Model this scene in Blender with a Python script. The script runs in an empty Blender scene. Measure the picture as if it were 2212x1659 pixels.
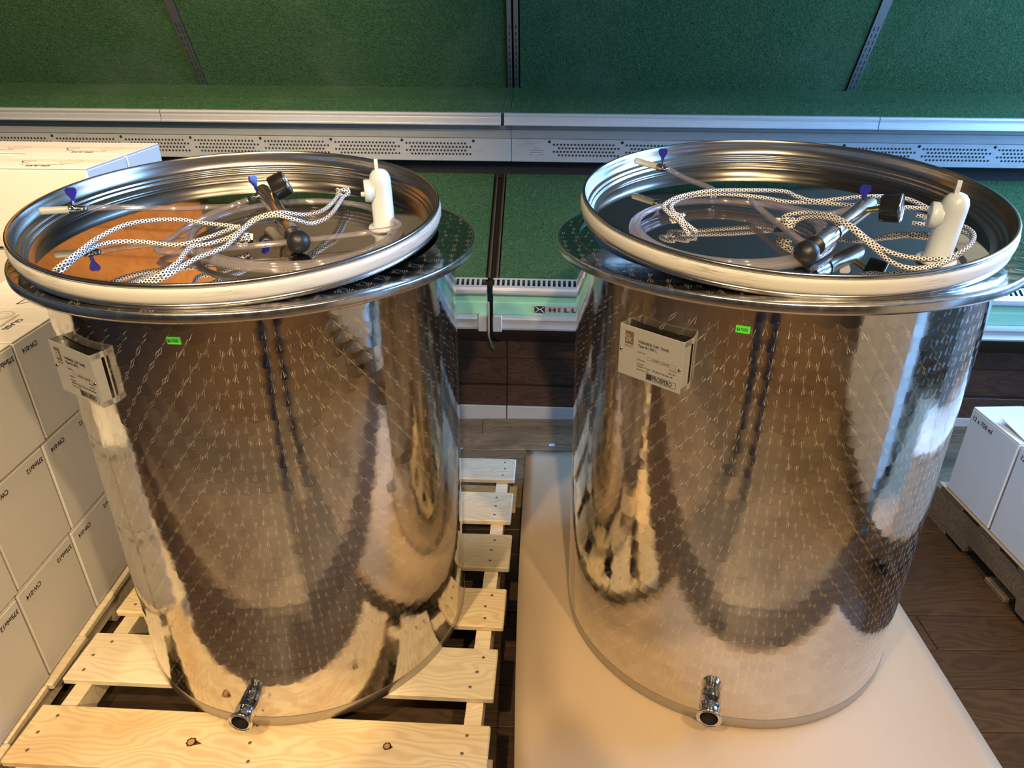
import bpy, bmesh, math, random
from mathutils import Vector, Matrix, Euler
random.seed(7)
SC = bpy.context.scene
COL = SC.collection
PI = math.pi

# ------------------------------------------------------------------ camera
F_PX, PITCH, ROLL, CAMZ = 1518.8, 0.4764, 0.0078, 1.4927
IW, IH = 2212.0, 1659.0
_cp, _sp = math.cos(PITCH), math.sin(PITCH)
_f = Vector((0, _cp, -_sp)); _r = Vector((1, 0, 0)); _d = Vector((0, -_sp, -_cp))
_cr, _sr = math.cos(ROLL), math.sin(ROLL)
CR = _cr*_r + _sr*_d
CD = -_sr*_r + _cr*_d
CF = _f
CAM = Vector((0, 0, CAMZ))
cam_d = bpy.data.cameras.new('camera')
cam_d.sensor_width = 36.0
cam_d.lens = F_PX/IW*36.0
cam_d.clip_start = 0.01
cam = bpy.data.objects.new('camera', cam_d)
COL.objects.link(cam)
m = Matrix.Identity(4)
for i in range(3):
    m[i][0] = CR[i]; m[i][1] = -CD[i]; m[i][2] = -CF[i]; m[i][3] = CAM[i]
cam.matrix_world = m
SC.camera = cam

# ------------------------------------------------------------------ view + world
SC.view_settings.view_transform = 'Standard'
SC.view_settings.look = 'None'
SC.view_settings.gamma = 1.0
SC.view_settings.exposure = 0.0
SC.view_settings.use_curve_mapping = False
SC.cycles.transparent_max_bounces = 24
SC.cycles.max_bounces = 6
SC.cycles.diffuse_bounces = 3
SC.cycles.glossy_bounces = 5
SC.cycles.transmission_bounces = 6
SC.cycles.adaptive_threshold = 0.05
world = bpy.data.worlds.new('world')
SC.world = world
world.use_nodes = True
world.node_tree.nodes['Background'].inputs[0].default_value = (0.55, 0.62, 0.75, 1)
world.node_tree.nodes['Background'].inputs[1].default_value = 0.25

# ------------------------------------------------------------------ lights
def spot(name, loc, target, power, color, size, blend, radius):
    l = bpy.data.lights.new(name, 'SPOT')
    l.energy = power; l.color = color; l.spot_size = math.radians(size)
    l.spot_blend = blend; l.shadow_soft_size = radius
    o = bpy.data.objects.new(name, l); COL.objects.link(o)
    o.location = loc
    o.rotation_euler = (Vector(target)-Vector(loc)).to_track_quat('-Z', 'Y').to_euler()
    return o
def area(name, loc, target, power, color, sx, sy):
    l = bpy.data.lights.new(name, 'AREA')
    l.shape = 'RECTANGLE'; l.size = sx; l.size_y = sy
    l.energy = power; l.color = color
    o = bpy.data.objects.new(name, l); COL.objects.link(o)
    o.location = loc
    o.rotation_euler = (Vector(target)-Vector(loc)).to_track_quat('-Z', 'Y').to_euler()
    return o
WARM = (1.0, 0.74, 0.43)
spot('track_spot', (-0.95, -0.55, 3.0), (-0.75, 1.2, 0.5), 235, WARM, 62, 0.55, 0.05)
spot('track_spot', (0.95, -0.65, 3.0), (0.30, 1.2, 0.4), 200, WARM, 62, 0.55, 0.05)
spot('track_spot', (0.1, -1.6, 3.0), (-0.1, -0.4, 0.0), 430, WARM, 95, 0.6, 0.05)
spot('track_spot', (-1.9, 1.0, 3.0), (-1.5, 1.9, 1.0), 80, WARM, 58, 0.5, 0.05)
spot('track_spot', (-0.7, 0.3, 3.0), (-1.45, 2.95, 1.30), 560, WARM, 56, 0.9, 0.05)
area('window_daylight', (3.26, 1.9, 1.8), (0.5, 1.9, 1.8), 365, (0.23, 0.50, 1.0), 2.0, 1.6)

# ------------------------------------------------------------------ helpers
def link(o):
    COL.objects.link(o); return o
def empty(name, loc=(0, 0, 0), rot=(0, 0, 0), parent=None):
    o = bpy.data.objects.new(name, None)
    o.empty_display_size = 0.05
    o.location = loc; o.rotation_euler = rot
    if parent: o.parent = parent
    return link(o)
def tag(o, label=None, cat=None, group=None, kind=None):
    if label: o['label'] = label
    if cat: o['category'] = cat
    if group: o['group'] = group
    if kind: o['kind'] = kind
    return o
class MB:
    """collects polygons of one part"""
    def __init__(s): s.v = []; s.f = []; s.uv = {}; s.sm = set()
    def add(s, verts, faces, mat=None, smooth=False, uvs=None):
        b = len(s.v)
        for p in verts:
            p = Vector(p)
            s.v.append(mat @ p if mat is not None else p)
        for k, fc in enumerate(faces):
            if smooth: s.sm.add(len(s.f))
            if uvs: s.uv[len(s.f)] = uvs[k]
            s.f.append([b+i for i in fc])
        return s
    def box(s, x0, x1, y0, y1, z0, z1, mat=None):
        v = [(x0,y0,z0),(x1,y0,z0),(x1,y1,z0),(x0,y1,z0),(x0,y0,z1),(x1,y0,z1),(x1,y1,z1),(x0,y1,z1)]
        return s.add(v, [(3,2,1,0),(4,5,6,7),(0,1,5,4),(1,2,6,5),(2,3,7,6),(3,0,4,7)], mat)
    def cbox(s, x0, x1, y0, y1, z0, z1, c, mat=None):
        """box with chamfered edges"""
        bm = bmesh.new()
        bmesh.ops.create_cube(bm, size=1)
        for q in bm.verts:
            q.co = Vector(((x0+x1)/2+q.co.x*(x1-x0), (y0+y1)/2+q.co.y*(y1-y0), (z0+z1)/2+q.co.z*(z1-z0)))
        bmesh.ops.bevel(bm, geom=bm.edges[:], offset=c, segments=1, affect='EDGES')
        bm.verts.index_update()
        s.add([q.co.copy() for q in bm.verts], [[q.index for q in fc.verts] for fc in bm.faces], mat)
        bm.free(); return s
    def prism(s, poly, x0, x1, mat=None, smooth=False, close=True):
        """poly of (y,z) points extruded along x"""
        n = len(poly)
        v = [(x0, a, b) for a, b in poly]+[(x1, a, b) for a, b in poly]
        fs = []
        rng = range(n) if close else range(n-1)
        for i in rng:
            j = (i+1) % n
            fs.append((i, n+i, n+j, j))
        s.add(v, fs, mat, smooth)
        if close:
            s.add(v, [tuple(range(n)), tuple(range(2*n-1, n-1, -1))], mat)
        return s
    def lathe(s, prof, n=64, mat=None, smooth=True, a0=0, a1=2*PI, uvf=None):
        full = abs(a1-a0-2*PI) < 1e-6
        m_ = n if full else n+1
        v = []
        for (r, z) in prof:
            for i in range(m_):
                a = a0+(a1-a0)*i/n
                v.append((r*math.cos(a), r*math.sin(a), z))
        fs = []; uvs = []
        for k in range(len(prof)-1):
            for i in range(n):
                j = (i+1) % m_
                fs.append((k*m_+i, k*m_+j, (k+1)*m_+j, (k+1)*m_+i))
                if uvf:
                    aa = a0+(a1-a0)*i/n; ab = a0+(a1-a0)*(i+1)/n
                    uvs.append([uvf(prof[k], aa), uvf(prof[k], ab), uvf(prof[k+1], ab), uvf(prof[k+1], aa)])
        s.add(v, fs, mat, smooth, uvs if uvf else None)
        return s
    def disc(s, r, z, n=32, mat=None, flip=False):
        v = [(r*math.cos(2*PI*i/n), r*math.sin(2*PI*i/n), z) for i in range(n)]
        f_ = list(range(n))
        if flip: f_.reverse()
        return s.add(v, [f_], mat)
    def tube(s, path, r, n=8, caps=True, uvlen=False):
        path = [Vector(p) for p in path]
        rr = r if isinstance(r, (list, tuple)) else [r]*len(path)
        t0 = (path[1]-path[0]).normalized()
        up = Vector((0, 0, 1)) if abs(t0.z) < 0.9 else Vector((1, 0, 0))
        nrm = (up-t0*up.dot(t0)).normalized()
        v = []; L = [0]
        for i, p in enumerate(path):
            if i == 0: t = t0
            elif i == len(path)-1: t = (path[i]-path[i-1]).normalized()
            else: t = (path[i+1]-path[i-1]).normalized()
            nrm = (nrm-t*nrm.dot(t))
            nrm = nrm.normalized() if nrm.length > 1e-6 else t.orthogonal().normalized()
            bi = t.cross(nrm)
            for k in range(n):
                a = 2*PI*k/n
                v.append(p+(nrm*math.cos(a)+bi*math.sin(a))*rr[i])
            if i: L.append(L[-1]+(path[i]-path[i-1]).length)
        fs = []; uvs = []
        for i in range(len(path)-1):
            for k in range(n):
                j = (k+1) % n
                fs.append((i*n+k, i*n+j, (i+1)*n+j, (i+1)*n+k))
                uvs.append([(k/n, L[i]), ((k+1)/n, L[i]), ((k+1)/n, L[i+1]), (k/n, L[i+1])])
        s.add(v, fs, None, True, uvs if uvlen else None)
        if caps:
            b = len(path)*n
            s.add(v[:n], [tuple(range(n-1, -1, -1))])
            s.add(v[b-n:b], [tuple(range(n))])
        return s
    def data(s, name, mat):
        me = bpy.data.meshes.new(name)
        me.from_pydata([tuple(q) for q in s.v], [], s.f)
        if s.uv:
            ul = me.uv_layers.new(name='UVMap')
            for fi, poly in enumerate(me.polygons):
                if fi in s.uv:
                    for k, li in enumerate(poly.loop_indices):
                        ul.data[li].uv = s.uv[fi][k]
        for fi in s.sm: me.polygons[fi].use_smooth = True
        if mat: me.materials.append(mat)
        me.update()
        return me
    def build(s, name, mat, parent=None, loc=(0, 0, 0), rot=(0, 0, 0)):
        o = bpy.data.objects.new(name, s.data(name, mat))
        o.location = loc; o.rotation_euler = rot
        if parent: o.parent = parent
        return link(o)
def copy_tree(o, parent=None):
    c = o.copy(); link(c)
    c.parent = parent
    for ch in list(o.children): copy_tree(ch, c)
    return c
def smooth_path(pts, sub=8):
    """Catmull-Rom through the points"""
    P = [Vector(p) for p in pts]
    P = [P[0]*2-P[1]]+P+[P[-1]*2-P[-2]]
    out = []
    for i in range(1, len(P)-2):
        a, b, c, d = P[i-1:i+3]
        for k in range(sub):
            t = k/sub
            out.append(0.5*((2*b)+(c-a)*t+(2*a-5*b+4*c-d)*t*t+(3*b-a-3*c+d)*t**3))
    out.append(P[-2])
    return out
def text_mesh(txt, size, bold=0.0, ext=0.0002, align='LEFT', sx=1.0):
    cu = bpy.data.curves.new('txt', 'FONT')
    cu.body = txt; cu.size = size; cu.offset = bold; cu.extrude = ext
    cu.align_x = align; cu.resolution_u = 3
    o = bpy.data.objects.new('txt', cu); link(o)
    dg = bpy.context.evaluated_depsgraph_get()
    me = bpy.data.meshes.new_from_object(o.evaluated_get(dg))
    bpy.data.objects.remove(o); bpy.data.curves.remove(cu)
    if sx != 1.0:
        for q in me.vertices: q.co.x *= sx
    return me
def frame(o, x, y):
    """matrix with local x,y axes along given directions at o"""
    x = Vector(x).normalized(); y = Vector(y); y = (y-x*y.dot(x)).normalized(); z = x.cross(y)
    m_ = Matrix.Identity(4)
    for i in range(3): m_[i][0] = x[i]; m_[i][1] = y[i]; m_[i][2] = z[i]; m_[i][3] = o[i]
    return m_
def put_text(name, txt, size, mat, parent, o, x, y, bold=0.0, align='LEFT', sx=1.0):
    me = text_mesh(txt, size, bold, 0.0002, align, sx)
    me.name = name
    me.materials.clear(); me.materials.append(mat)
    ob = bpy.data.objects.new(name, me)
    ob.matrix_local = frame(o, x, y)
    ob.parent = parent
    return link(ob)
def add_mesh(mb, me, mat):
    mb.add([q.co.copy() for q in me.vertices], [list(pl.vertices) for pl in me.polygons], mat)
def ray(x, y):
    return CR*((x-IW/2)/F_PX)+CD*((y-IH/2)/F_PX)+CF

# ------------------------------------------------------------------ materials
class Nt:
    def __init__(s, name):
        s.m = bpy.data.materials.new(name); s.m.use_nodes = True
        s.t = s.m.node_tree; s.b = s.t.nodes['Principled BSDF']
    def n(s, typ, ins=None, **kw):
        nd = s.t.nodes.new('ShaderNode'+typ)
        for k, v in kw.items(): setattr(nd, k, v)
        for k, v in (ins or {}).items(): s.set(nd.inputs[k], v)
        return nd
    def set(s, sock, v):
        if isinstance(v, bpy.types.NodeSocket): s.t.links.new(v, sock)
        elif isinstance(v, bpy.types.Node): s.t.links.new(v.outputs[0], sock)
        else: sock.default_value = v
    def math(s, op, a, b=None, c=None, clamp=False):
        nd = s.n('Math', operation=op); nd.use_clamp = clamp
        for i, v in enumerate((a, b, c)):
            if v is not None: s.set(nd.inputs[i], v)
        return nd.outputs[0]
    def mix(s, fac, a, b):
        nd = s.n('Mix', data_type='RGBA')
        s.set(nd.inputs[0], fac); s.set(nd.inputs[6], a); s.set(nd.inputs[7], b)
        return nd.outputs[2]
    def ramp(s, fac, stops):
        nd = s.n('ValToRGB'); s.set(nd.inputs[0], fac)
        el = nd.color_ramp.elements
        while len(el) < len(stops): el.new(0.5)
        for e, (p, c) in zip(el, stops):
            e.position = p; e.color = c if len(c) == 4 else (*c, 1)
        return nd.outputs[0]
    def noise(s, vec, scale, detail=3, rough=0.5, dist=0.0):
        nd = s.n('TexNoise', {'Scale': scale, 'Detail': detail, 'Roughness': rough, 'Distortion': dist})
        if vec is not None: s.set(nd.inputs['Vector'], vec)
        return nd.outputs[0]
    def coord(s, which='Object'): return s.n('TexCoord').outputs[which]
    def mapping(s, vec, scale=(1, 1, 1), loc=(0, 0, 0), rot=(0, 0, 0)):
        nd = s.n('Mapping', {'Vector': vec})
        nd.inputs['Scale'].default_value = scale; nd.inputs['Location'].default_value = loc; nd.inputs['Rotation'].default_value = rot
        return nd.outputs[0]
    def bump(s, h, strength=0.3, dist=0.01):
        nd = s.n('Bump', {'Height': h, 'Strength': strength, 'Distance': dist})
        s.set(s.b.inputs['Normal'], nd.outputs[0]); return nd
    def P(s, **kw):
        for k, v in kw.items():
            s.set(s.b.inputs[k.replace('_', ' ')], v)
        return s
def rgb(r, g, b): return (r, g, b, 1)
def plain(name, c, rough=0.5, metal=0.0, spec=0.5):
    t = Nt(name); t.P(Base_Color=rgb(*c), Roughness=rough, Metallic=metal)
    t.b.inputs['Specular IOR Level'].default_value = spec
    return t.m
def metal_mat(name, c, rough, scale=(1, 1, 1), amt=0.15, bump=0.0, streak=60):
    t = Nt(name)
    co = t.mapping(t.coord(), scale)
    nz = t.noise(co, streak, 4, 0.6)
    t.P(Metallic=1.0, Base_Color=t.mix(nz, rgb(*[x*0.82 for x in c]), rgb(*c)),
        Roughness=t.math('MULTIPLY_ADD', nz, amt, rough-amt/2))
    if bump: t.bump(nz, bump, 0.001)
    return t.m
M = {}
# engine-turned (swirled) stainless steel
def swirl_mat(name, p=0.036, h=0.0245, r=0.0225, rough=0.055):
    t = Nt(name)
    uv = t.n('UVMap', uv_map='UVMap').outputs[0]
    sx = t.n('SeparateXYZ', {0: uv})
    u, v = sx.outputs[0], sx.outputs[1]
    def wrap(x, per, off):
        a = t.math('MULTIPLY_ADD', x, 1.0/per, off+0.5)
        fl = t.math('FLOOR', a)
        return t.math('MULTIPLY', t.math('SUBTRACT', t.math('FRACT', a), 0.5), per), fl
    ax, aix = wrap(u, p, 0.0); ay, aiy = wrap(v, 2*h, 0.0)
    bx, bix = wrap(u, p, 0.5); by, biy = wrap(v, 2*h, 0.5)
    def ln(x, y): return t.math('SQRT', t.math('ADD', t.math('MULTIPLY', x, x), t.math('MULTIPLY', y, y)))
    da, db = ln(ax, ay), ln(bx, by)
    s_ = t.math('LESS_THAN', ay, by)
    df = t.math('ADD', t.math('MULTIPLY', s_, da), t.math('MULTIPLY', t.math('SUBTRACT', 1.0, s_), db))
    inf = t.math('LESS_THAN', df, r)
    useA = t.math('ADD', t.math('MULTIPLY', s_, inf), t.math('MULTIPLY', t.math('SUBTRACT', 1.0, s_), t.math('SUBTRACT', 1.0, inf)))
    def sel(a, b): return t.math('ADD', b, t.math('MULTIPLY', useA, t.math('SUBTRACT', a, b)))
    x, y, d = sel(ax, bx), sel(ay, by), sel(da, db)
    ix, iy = sel(aix, t.math('ADD', bix, 57.3)), sel(aiy, t.math('ADD', biy, 31.7))
    cell = t.n('CombineXYZ', {0: ix, 1: iy, 2: 0.0})
    wn = t.n('TexWhiteNoise', {'Vector': cell.outputs[0]})
    wc = t.n('SeparateXYZ', {0: wn.outputs['Color']})
    # radial direction in world
    tg = t.n('Tangent', direction_type='UV_MAP', uv_map='UVMap').outputs[0]
    geo = t.n('NewGeometry').outputs['Normal']
    bt = t.n('VectorMath', {0: geo, 1: tg}, operation='CROSS_PRODUCT').outputs[0]
    near = t.math('LESS_THAN', da, db)
    def sel2(a, b): return t.math('ADD', b, t.math('MULTIPLY', near, t.math('SUBTRACT', a, b)))
    nx_, ny_, nd_ = sel2(ax, bx), sel2(ay, by), sel2(da, db)
    dd = t.math('ADD', nd_, 1e-5)
    s1 = t.n('VectorMath', {0: tg, 'Scale': t.math('DIVIDE', nx_, dd)}, operation='SCALE').outputs[0]
    s2 = t.n('VectorMath', {0: bt, 'Scale': t.math('DIVIDE', ny_, dd)}, operation='SCALE').outputs[0]
    rad = t.n('VectorMath', {0: s1, 1: s2}, operation='ADD').outputs[0]
    # slight dish + random tilt of each spot
    dish = t.math('MULTIPLY', t.math('MULTIPLY', d, d), 0.52)
    tilt = t.math('ADD', t.math('MULTIPLY', x, t.math('MULTIPLY_ADD', wc.outputs[0], 0.012, -0.006)),
                  t.math('MULTIPLY', y, t.math('MULTIPLY_ADD', wc.outputs[1], 0.012, -0.006)))
    rings = t.math('MULTIPLY', t.math('SINE', t.math('MULTIPLY', d, 5200.0)), 0.0000045)
    wave = t.math('MULTIPLY', t.noise(t.coord(), 5.0, 1), 0.0022)
    hgt = t.math('ADD', t.math('ADD', dish, tilt), t.math('ADD', rings, wave))
    t.bump(hgt, 0.55, 1.0)
    grime = t.noise(t.coord(), 9, 2, 0.65)
    t.P(Metallic=1.0, Anisotropic=0.5, Tangent=rad,
        Base_Color=t.mix(t.math('MULTIPLY_ADD', wc.outputs[2], 0.5, t.math('MULTIPLY', grime, 0.4)), rgb(0.62, 0.585, 0.54), rgb(0.78, 0.75, 0.71)),
        Roughness=t.math('MULTIPLY_ADD', wc.outputs[1], 0.04, rough))
    gl = t.n('BsdfAnisotropic', {'Color': rgb(0.72, 0.69, 0.65), 'Roughness': 0.32, 'Anisotropy': -0.84, 'Tangent': rad})
    t.set(gl.inputs['Normal'], t.b.inputs['Normal'].links[0].from_socket)
    mx = t.n('MixShader', {0: t.math('MULTIPLY_ADD', wc.outputs[0], 0.05, 0.025), 1: t.b.outputs[0], 2: gl.outputs[0]})
    t.t.links.new(mx.outputs[0], t.t.nodes['Material Output'].inputs[0])
    return t.m
M['swirl'] = swirl_mat('swirled_stainless')
M['swirl_flange'] = swirl_mat('swirled_flange_steel', 0.05, 0.034, 0.03, 0.07)
M['steel_band'] = metal_mat('dull_steel_band', (0.52, 0.50, 0.47), 0.32, (1, 1, 6), 0.12)
M['steel_rim'] = metal_mat('rim_steel', (0.62, 0.60, 0.58), 0.2, (3, 3, 20), 0.12)
M['steel_weld'] = metal_mat('weld_steel', (0.76, 0.73, 0.70), 0.24, (1, 1, 1), 0.22, 0.12, 60)
M['steel_bright'] = metal_mat('polished_fitting_steel', (0.74, 0.73, 0.72), 0.10, (1, 1, 1), 0.08)
M['steel_pan'] = metal_mat('brushed_pan_steel', (0.52, 0.485, 0.44), 0.25, (1, 1, 14), 0.04, 0.0, 5)
M['steel_mirror'] = metal_mat('mirror_pan_floor', (0.55, 0.535, 0.50), 0.04, (1, 1, 1), 0.03, 0.0, 14)
M['steel_dark'] = metal_mat('dark_steel', (0.20, 0.19, 0.18), 0.3)
def plate_mat():
    t = Nt('satin_name_plate')
    nz = t.noise(t.mapping(t.coord(), (30, 1, 1)), 80, 4, 0.6)
    t.P(Metallic=0.6, Base_Color=t.mix(nz, rgb(0.44, 0.43, 0.405), rgb(0.56, 0.55, 0.525)), Roughness=0.40)
    return t.m
M['plate'] = plate_mat()
def alu_mat():
    t = Nt('brushed_aluminium')
    nz = t.noise(t.mapping(t.coord(), (0.4, 8, 14)), 40, 5, 0.65)
    t.P(Metallic=0.6, Base_Color=t.mix(nz, rgb(0.56, 0.55, 0.54), rgb(0.76, 0.75, 0.74)), Roughness=t.math('MULTIPLY_ADD', nz, 0.15, 0.33))
    return t.m
M['alu'] = alu_mat()
M['post'] = metal_mat('galvanised_post', (0.36, 0.36, 0.37), 0.45, (1, 1, 1), 0.1)
def gasket():
    t = Nt('white_rubber_gasket')
    co = t.coord()
    # wear runs round the seal: worn, dirty streaks
    sp = t.n('SeparateXYZ', {0: co})
    ang = t.math('ARCTAN2', sp.outputs[1], sp.outputs[0])
    vec = t.n('CombineXYZ', {0: t.math('MULTIPLY', ang, 2.2), 1: t.math('MULTIPLY', sp.outputs[2], 120.0), 2: 0.0}).outputs[0]
    a = t.noise(vec, 3.0, 8, 0.72)
    b = t.noise(co, 3.0, 2)
    fac = t.math('MULTIPLY', t.ramp(a, [(0.50, (0, 0, 0)), (0.62, (1, 1, 1))]), t.ramp(b, [(0.42, (0, 0, 0)), (0.6, (1, 1, 1))]))
    t.P(Base_Color=t.mix(fac, rgb(0.50, 0.48, 0.43), rgb(0.25, 0.225, 0.17)), Roughness=0.5)
    return t.m
M['gasket'] = gasket()
def rope_mat():
    t = Nt('black_flecked_white_rope')
    uv = t.n('UVMap', uv_map='UVMap').outputs[0]
    sx = t.n('SeparateXYZ', {0: uv})
    u = t.math('MULTIPLY', sx.outputs[0], 5.0)
    v = t.math('MULTIPLY', sx.outputs[1], 1/0.0047)
    row = t.math('FLOOR', v)
    sh = t.math('MULTIPLY', t.math('MODULO', row, 2.0), 0.5)
    a = t.math('SUBTRACT', t.math('FRACT', t.math('ADD', u, sh)), 0.5)
    b = t.math('SUBTRACT', t.math('FRACT', v), 0.5)
    d = t.math('ADD', t.math('MULTIPLY', a, a), t.math('MULTIPLY', b, t.math('MULTIPLY', b, 0.7)))
    k = t.math('LESS_THAN', d, 0.095)
    t.P(Base_Color=t.mix(k, rgb(0.72, 0.70, 0.68), rgb(0.008, 0.008, 0.012)), Roughness=0.75)
    t.bump(t.math('SUBTRACT', 0.4, d), 0.5, 0.0008)
    return t.m
M['rope'] = rope_mat()
def hose_mat(name='clear_vinyl', tint=(0.965, 0.945, 0.945)):
    t = Nt(name)
    tr = t.n('BsdfTransparent', {'Color': rgb(*tint)})
    gl = t.n('BsdfGlossy', {'Color': rgb(0.95, 0.93, 0.93), 'Roughness': 0.06})
    df = t.n('BsdfDiffuse', {'Color': rgb(0.74, 0.67, 0.67)})
    fr = t.n('Fresnel', {'IOR': 1.5})
    m1 = t.n('MixShader', {0: 0.13, 1: tr.outputs[0], 2: df.outputs[0]})
    m2 = t.n('MixShader', {0: t.math('MULTIPLY_ADD', fr.outputs[0], 0.7, 0.05, clamp=True), 1: m1.outputs[0], 2: gl.outputs[0]})
    t.t.links.new(m2.outputs[0], t.t.nodes['Material Output'].inputs[0])
    return t.m
M['hose'] = hose_mat()
def nozzle_mat():
    t = Nt('cloudy_nozzle_plastic')
    t.P(Base_Color=rgb(0.60, 0.58, 0.46), Roughness=0.25, IOR=1.3)
    t.b.inputs['Transmission Weight'].default_value = 0.3
    return t.m
M['nozzle'] = nozzle_mat()
M['blue'] = plain('blue_plastic', (0.018, 0.02, 0.30), 0.3)
M['black'] = plain('black_rubber', (0.012, 0.012, 0.013), 0.42)
M['black_gloss'] = plain('black_gauge_case', (0.014, 0.014, 0.014), 0.3)
M['brass'] = plain('brass', (0.75, 0.55, 0.22), 0.25, 1.0)
def white_pl():
    t = Nt('milky_white_plastic')
    t.P(Base_Color=rgb(0.62, 0.68, 0.73), Roughness=0.35)
    t.b.inputs['Subsurface Weight'].default_value = 0.35
    t.b.inputs['Subsurface Radius'].default_value = (0.01, 0.01, 0.01)
    return t.m
M['white_pl'] = white_pl()
M['glass'] = hose_mat('gauge_glass', (0.96, 0.96, 0.96))
M['dial'] = plain('gauge_dial', (0.75, 0.74, 0.72), 0.4)
def wood(name, c1, c2, c3, knots=0.6, rough=0.6, gscale=1.0, seed=0.0):
    """boards run along local x"""
    t = Nt(name)
    inf = t.n('ObjectInfo')
    off = t.math('MULTIPLY', inf.outputs['Random'], 37.0)
    cv = t.n('CombineXYZ', {0: off, 1: t.math('MULTIPLY', off, 1.7), 2: seed})
    co = t.n('VectorMath', {0: t.coord(), 1: cv.outputs[0]}, operation='ADD').outputs[0]
    warp = t.noise(t.mapping(co, (1.6, 5, 5)), 2.2, 2, 0.5)
    gv = t.n('VectorMath', {0: t.mapping(co, (0.9, 16, 16)), 1: t.n('CombineXYZ', {0: 0.0, 1: t.math('MULTIPLY', warp, 4.5), 2: 0.0}).outputs[0]}, operation='ADD').outputs[0]
    wv = t.n('TexWave', {'Vector': gv, 'Scale': 0.9*gscale, 'Distortion': 2.2, 'Detail': 3.0, 'Detail Scale': 1.6}, wave_type='BANDS', bands_direction='Y')
    fine = t.noise(t.mapping(co, (3, 130, 130)), 3.0, 4, 0.65)
    big = t.noise(t.mapping(co, (1.0, 2.5, 2.5)), 2.6, 2)
    base = t.mix(t.ramp(wv.outputs[0], [(0.25, (0, 0, 0)), (0.95, (1, 1, 1))]), rgb(*c1), rgb(*c2))
    base = t.mix(t.math('MULTIPLY', fine, 0.55), base, rgb(*c2))
    base = t.mix(t.math('MULTIPLY', t.ramp(big, [(0.52, (0, 0, 0)), (0.75, (1, 1, 1))]), 0.75), base, rgb(*c3))
    if knots:
        vo = t.n('TexVoronoi', {'Vector': t.mapping(co, (1.0, 2.2, 2.2)), 'Scale': 3.2, 'Randomness': 1.0})
        kd = t.ramp(vo.outputs['Distance'], [(0.035, (1, 1, 1)), (0.075, (0, 0, 0))])
        base = t.mix(t.math('MULTIPLY', kd, knots), base, rgb(c3[0]*0.35, c3[1]*0.28, c3[2]*0.25))
    hue = t.math('MULTIPLY_ADD', inf.outputs['Random'], 0.35, 0.82)
    base = t.n('Mix', {0: 1.0, 6: base, 7: t.n('CombineColor', {0: hue, 1: hue, 2: hue}).outputs[0]}, data_type='RGBA', blend_type='MULTIPLY').outputs[2]
    t.P(Base_Color=base, Roughness=rough)
    t.bump(fine, 0.25, 0.0015)
    return t.m
M['pine'] = wood('new_pine', (0.74, 0.59, 0.36), (0.62, 0.45, 0.24), (0.58, 0.33, 0.12))
M['pine_pale'] = wood('pale_pine', (0.74, 0.63, 0.45), (0.63, 0.51, 0.34), (0.60, 0.46, 0.27), 0.3)
M['old_wood'] = wood('weathered_pallet_wood', (0.20, 0.135, 0.075), (0.13, 0.085, 0.045), (0.09, 0.055, 0.03), 0.2, 0.75)
M['plank'] = wood('dark_floor_plank', (0.085, 0.050, 0.026), (0.055, 0.031, 0.016), (0.038, 0.022, 0.012), 0.0, 0.5, 0.8)
M['plank_tan'] = wood('tan_floor_plank', (0.25, 0.175, 0.100), (0.17, 0.115, 0.062), (0.10, 0.065, 0.036), 0.0, 0.5, 0.8)
M['base_wood'] = wood('case_base_wood', (0.085, 0.042, 0.024), (0.05, 0.025, 0.015), (0.035, 0.018, 0.012), 0.0, 0.5)
M['bulk_wood'] = wood('orange_wood_panelling', (0.72, 0.31, 0.085), (0.56, 0.22, 0.06), (0.38, 0.14, 0.04), 0.3, 0.5)
def floor_far():
    t = Nt('store_floor_boards')
    co = t.coord()
    br = t.n('TexBrick', {'Vector': co, 'Scale': 1.0, 'Color1': rgb(0.26, 0.155, 0.070), 'Color2': rgb(0.16, 0.095, 0.045), 'Mortar': rgb(0.03, 0.018, 0.01),
                          'Mortar Size': 0.002, 'Brick Width': 1.2, 'Row Height': 0.122, 'Bias': 0.0})
    nz = t.noise(t.mapping(co, (2, 30, 1)), 3.0, 4, 0.6)
    t.P(Base_Color=t.mix(t.math('MULTIPLY', nz, 0.7), br.outputs[0], rgb(0.07, 0.04, 0.02)), Roughness=0.45)
    return t.m
M['floor_far'] = floor_far()
def carpet(name, c1, c2, c3):
    t = Nt(name)
    co = t.coord()
    a = t.noise(t.mapping(co, (1, 1, 1)), 190, 3, 0.7, 0.6)
    b = t.noise(co, 48, 4, 0.7)
    c = t.noise(co, 3.0, 3, 0.6)
    base = t.mix(t.ramp(a, [(0.36, (0, 0, 0)), (0.64, (1, 1, 1))]), rgb(*c1), rgb(*c2))
    base = t.mix(t.ramp(b, [(0.55, (0, 0, 0)), (0.8, (0.6, 0.6, 0.6))]), base, rgb(*c3))
    # faded, dusty patches
    base = t.mix(t.ramp(c, [(0.52, (0, 0, 0)), (0.8, (0.35, 0.35, 0.35))]), base, rgb(c3[0]*1.3, c3[1]*1.0, c3[2]*1.2))
    t.P(Base_Color=base, Roughness=0.95)
    t.b.inputs['Specular IOR Level'].default_value = 0.1
    t.bump(t.math('ADD', a, t.math('MULTIPLY', b, 0.8)), 0.9, 0.006)
    return t.m
M['carpet'] = carpet('green_turf_carpet', (0.018, 0.052, 0.020), (0.062, 0.130, 0.050), (0.095, 0.17, 0.085))
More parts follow.
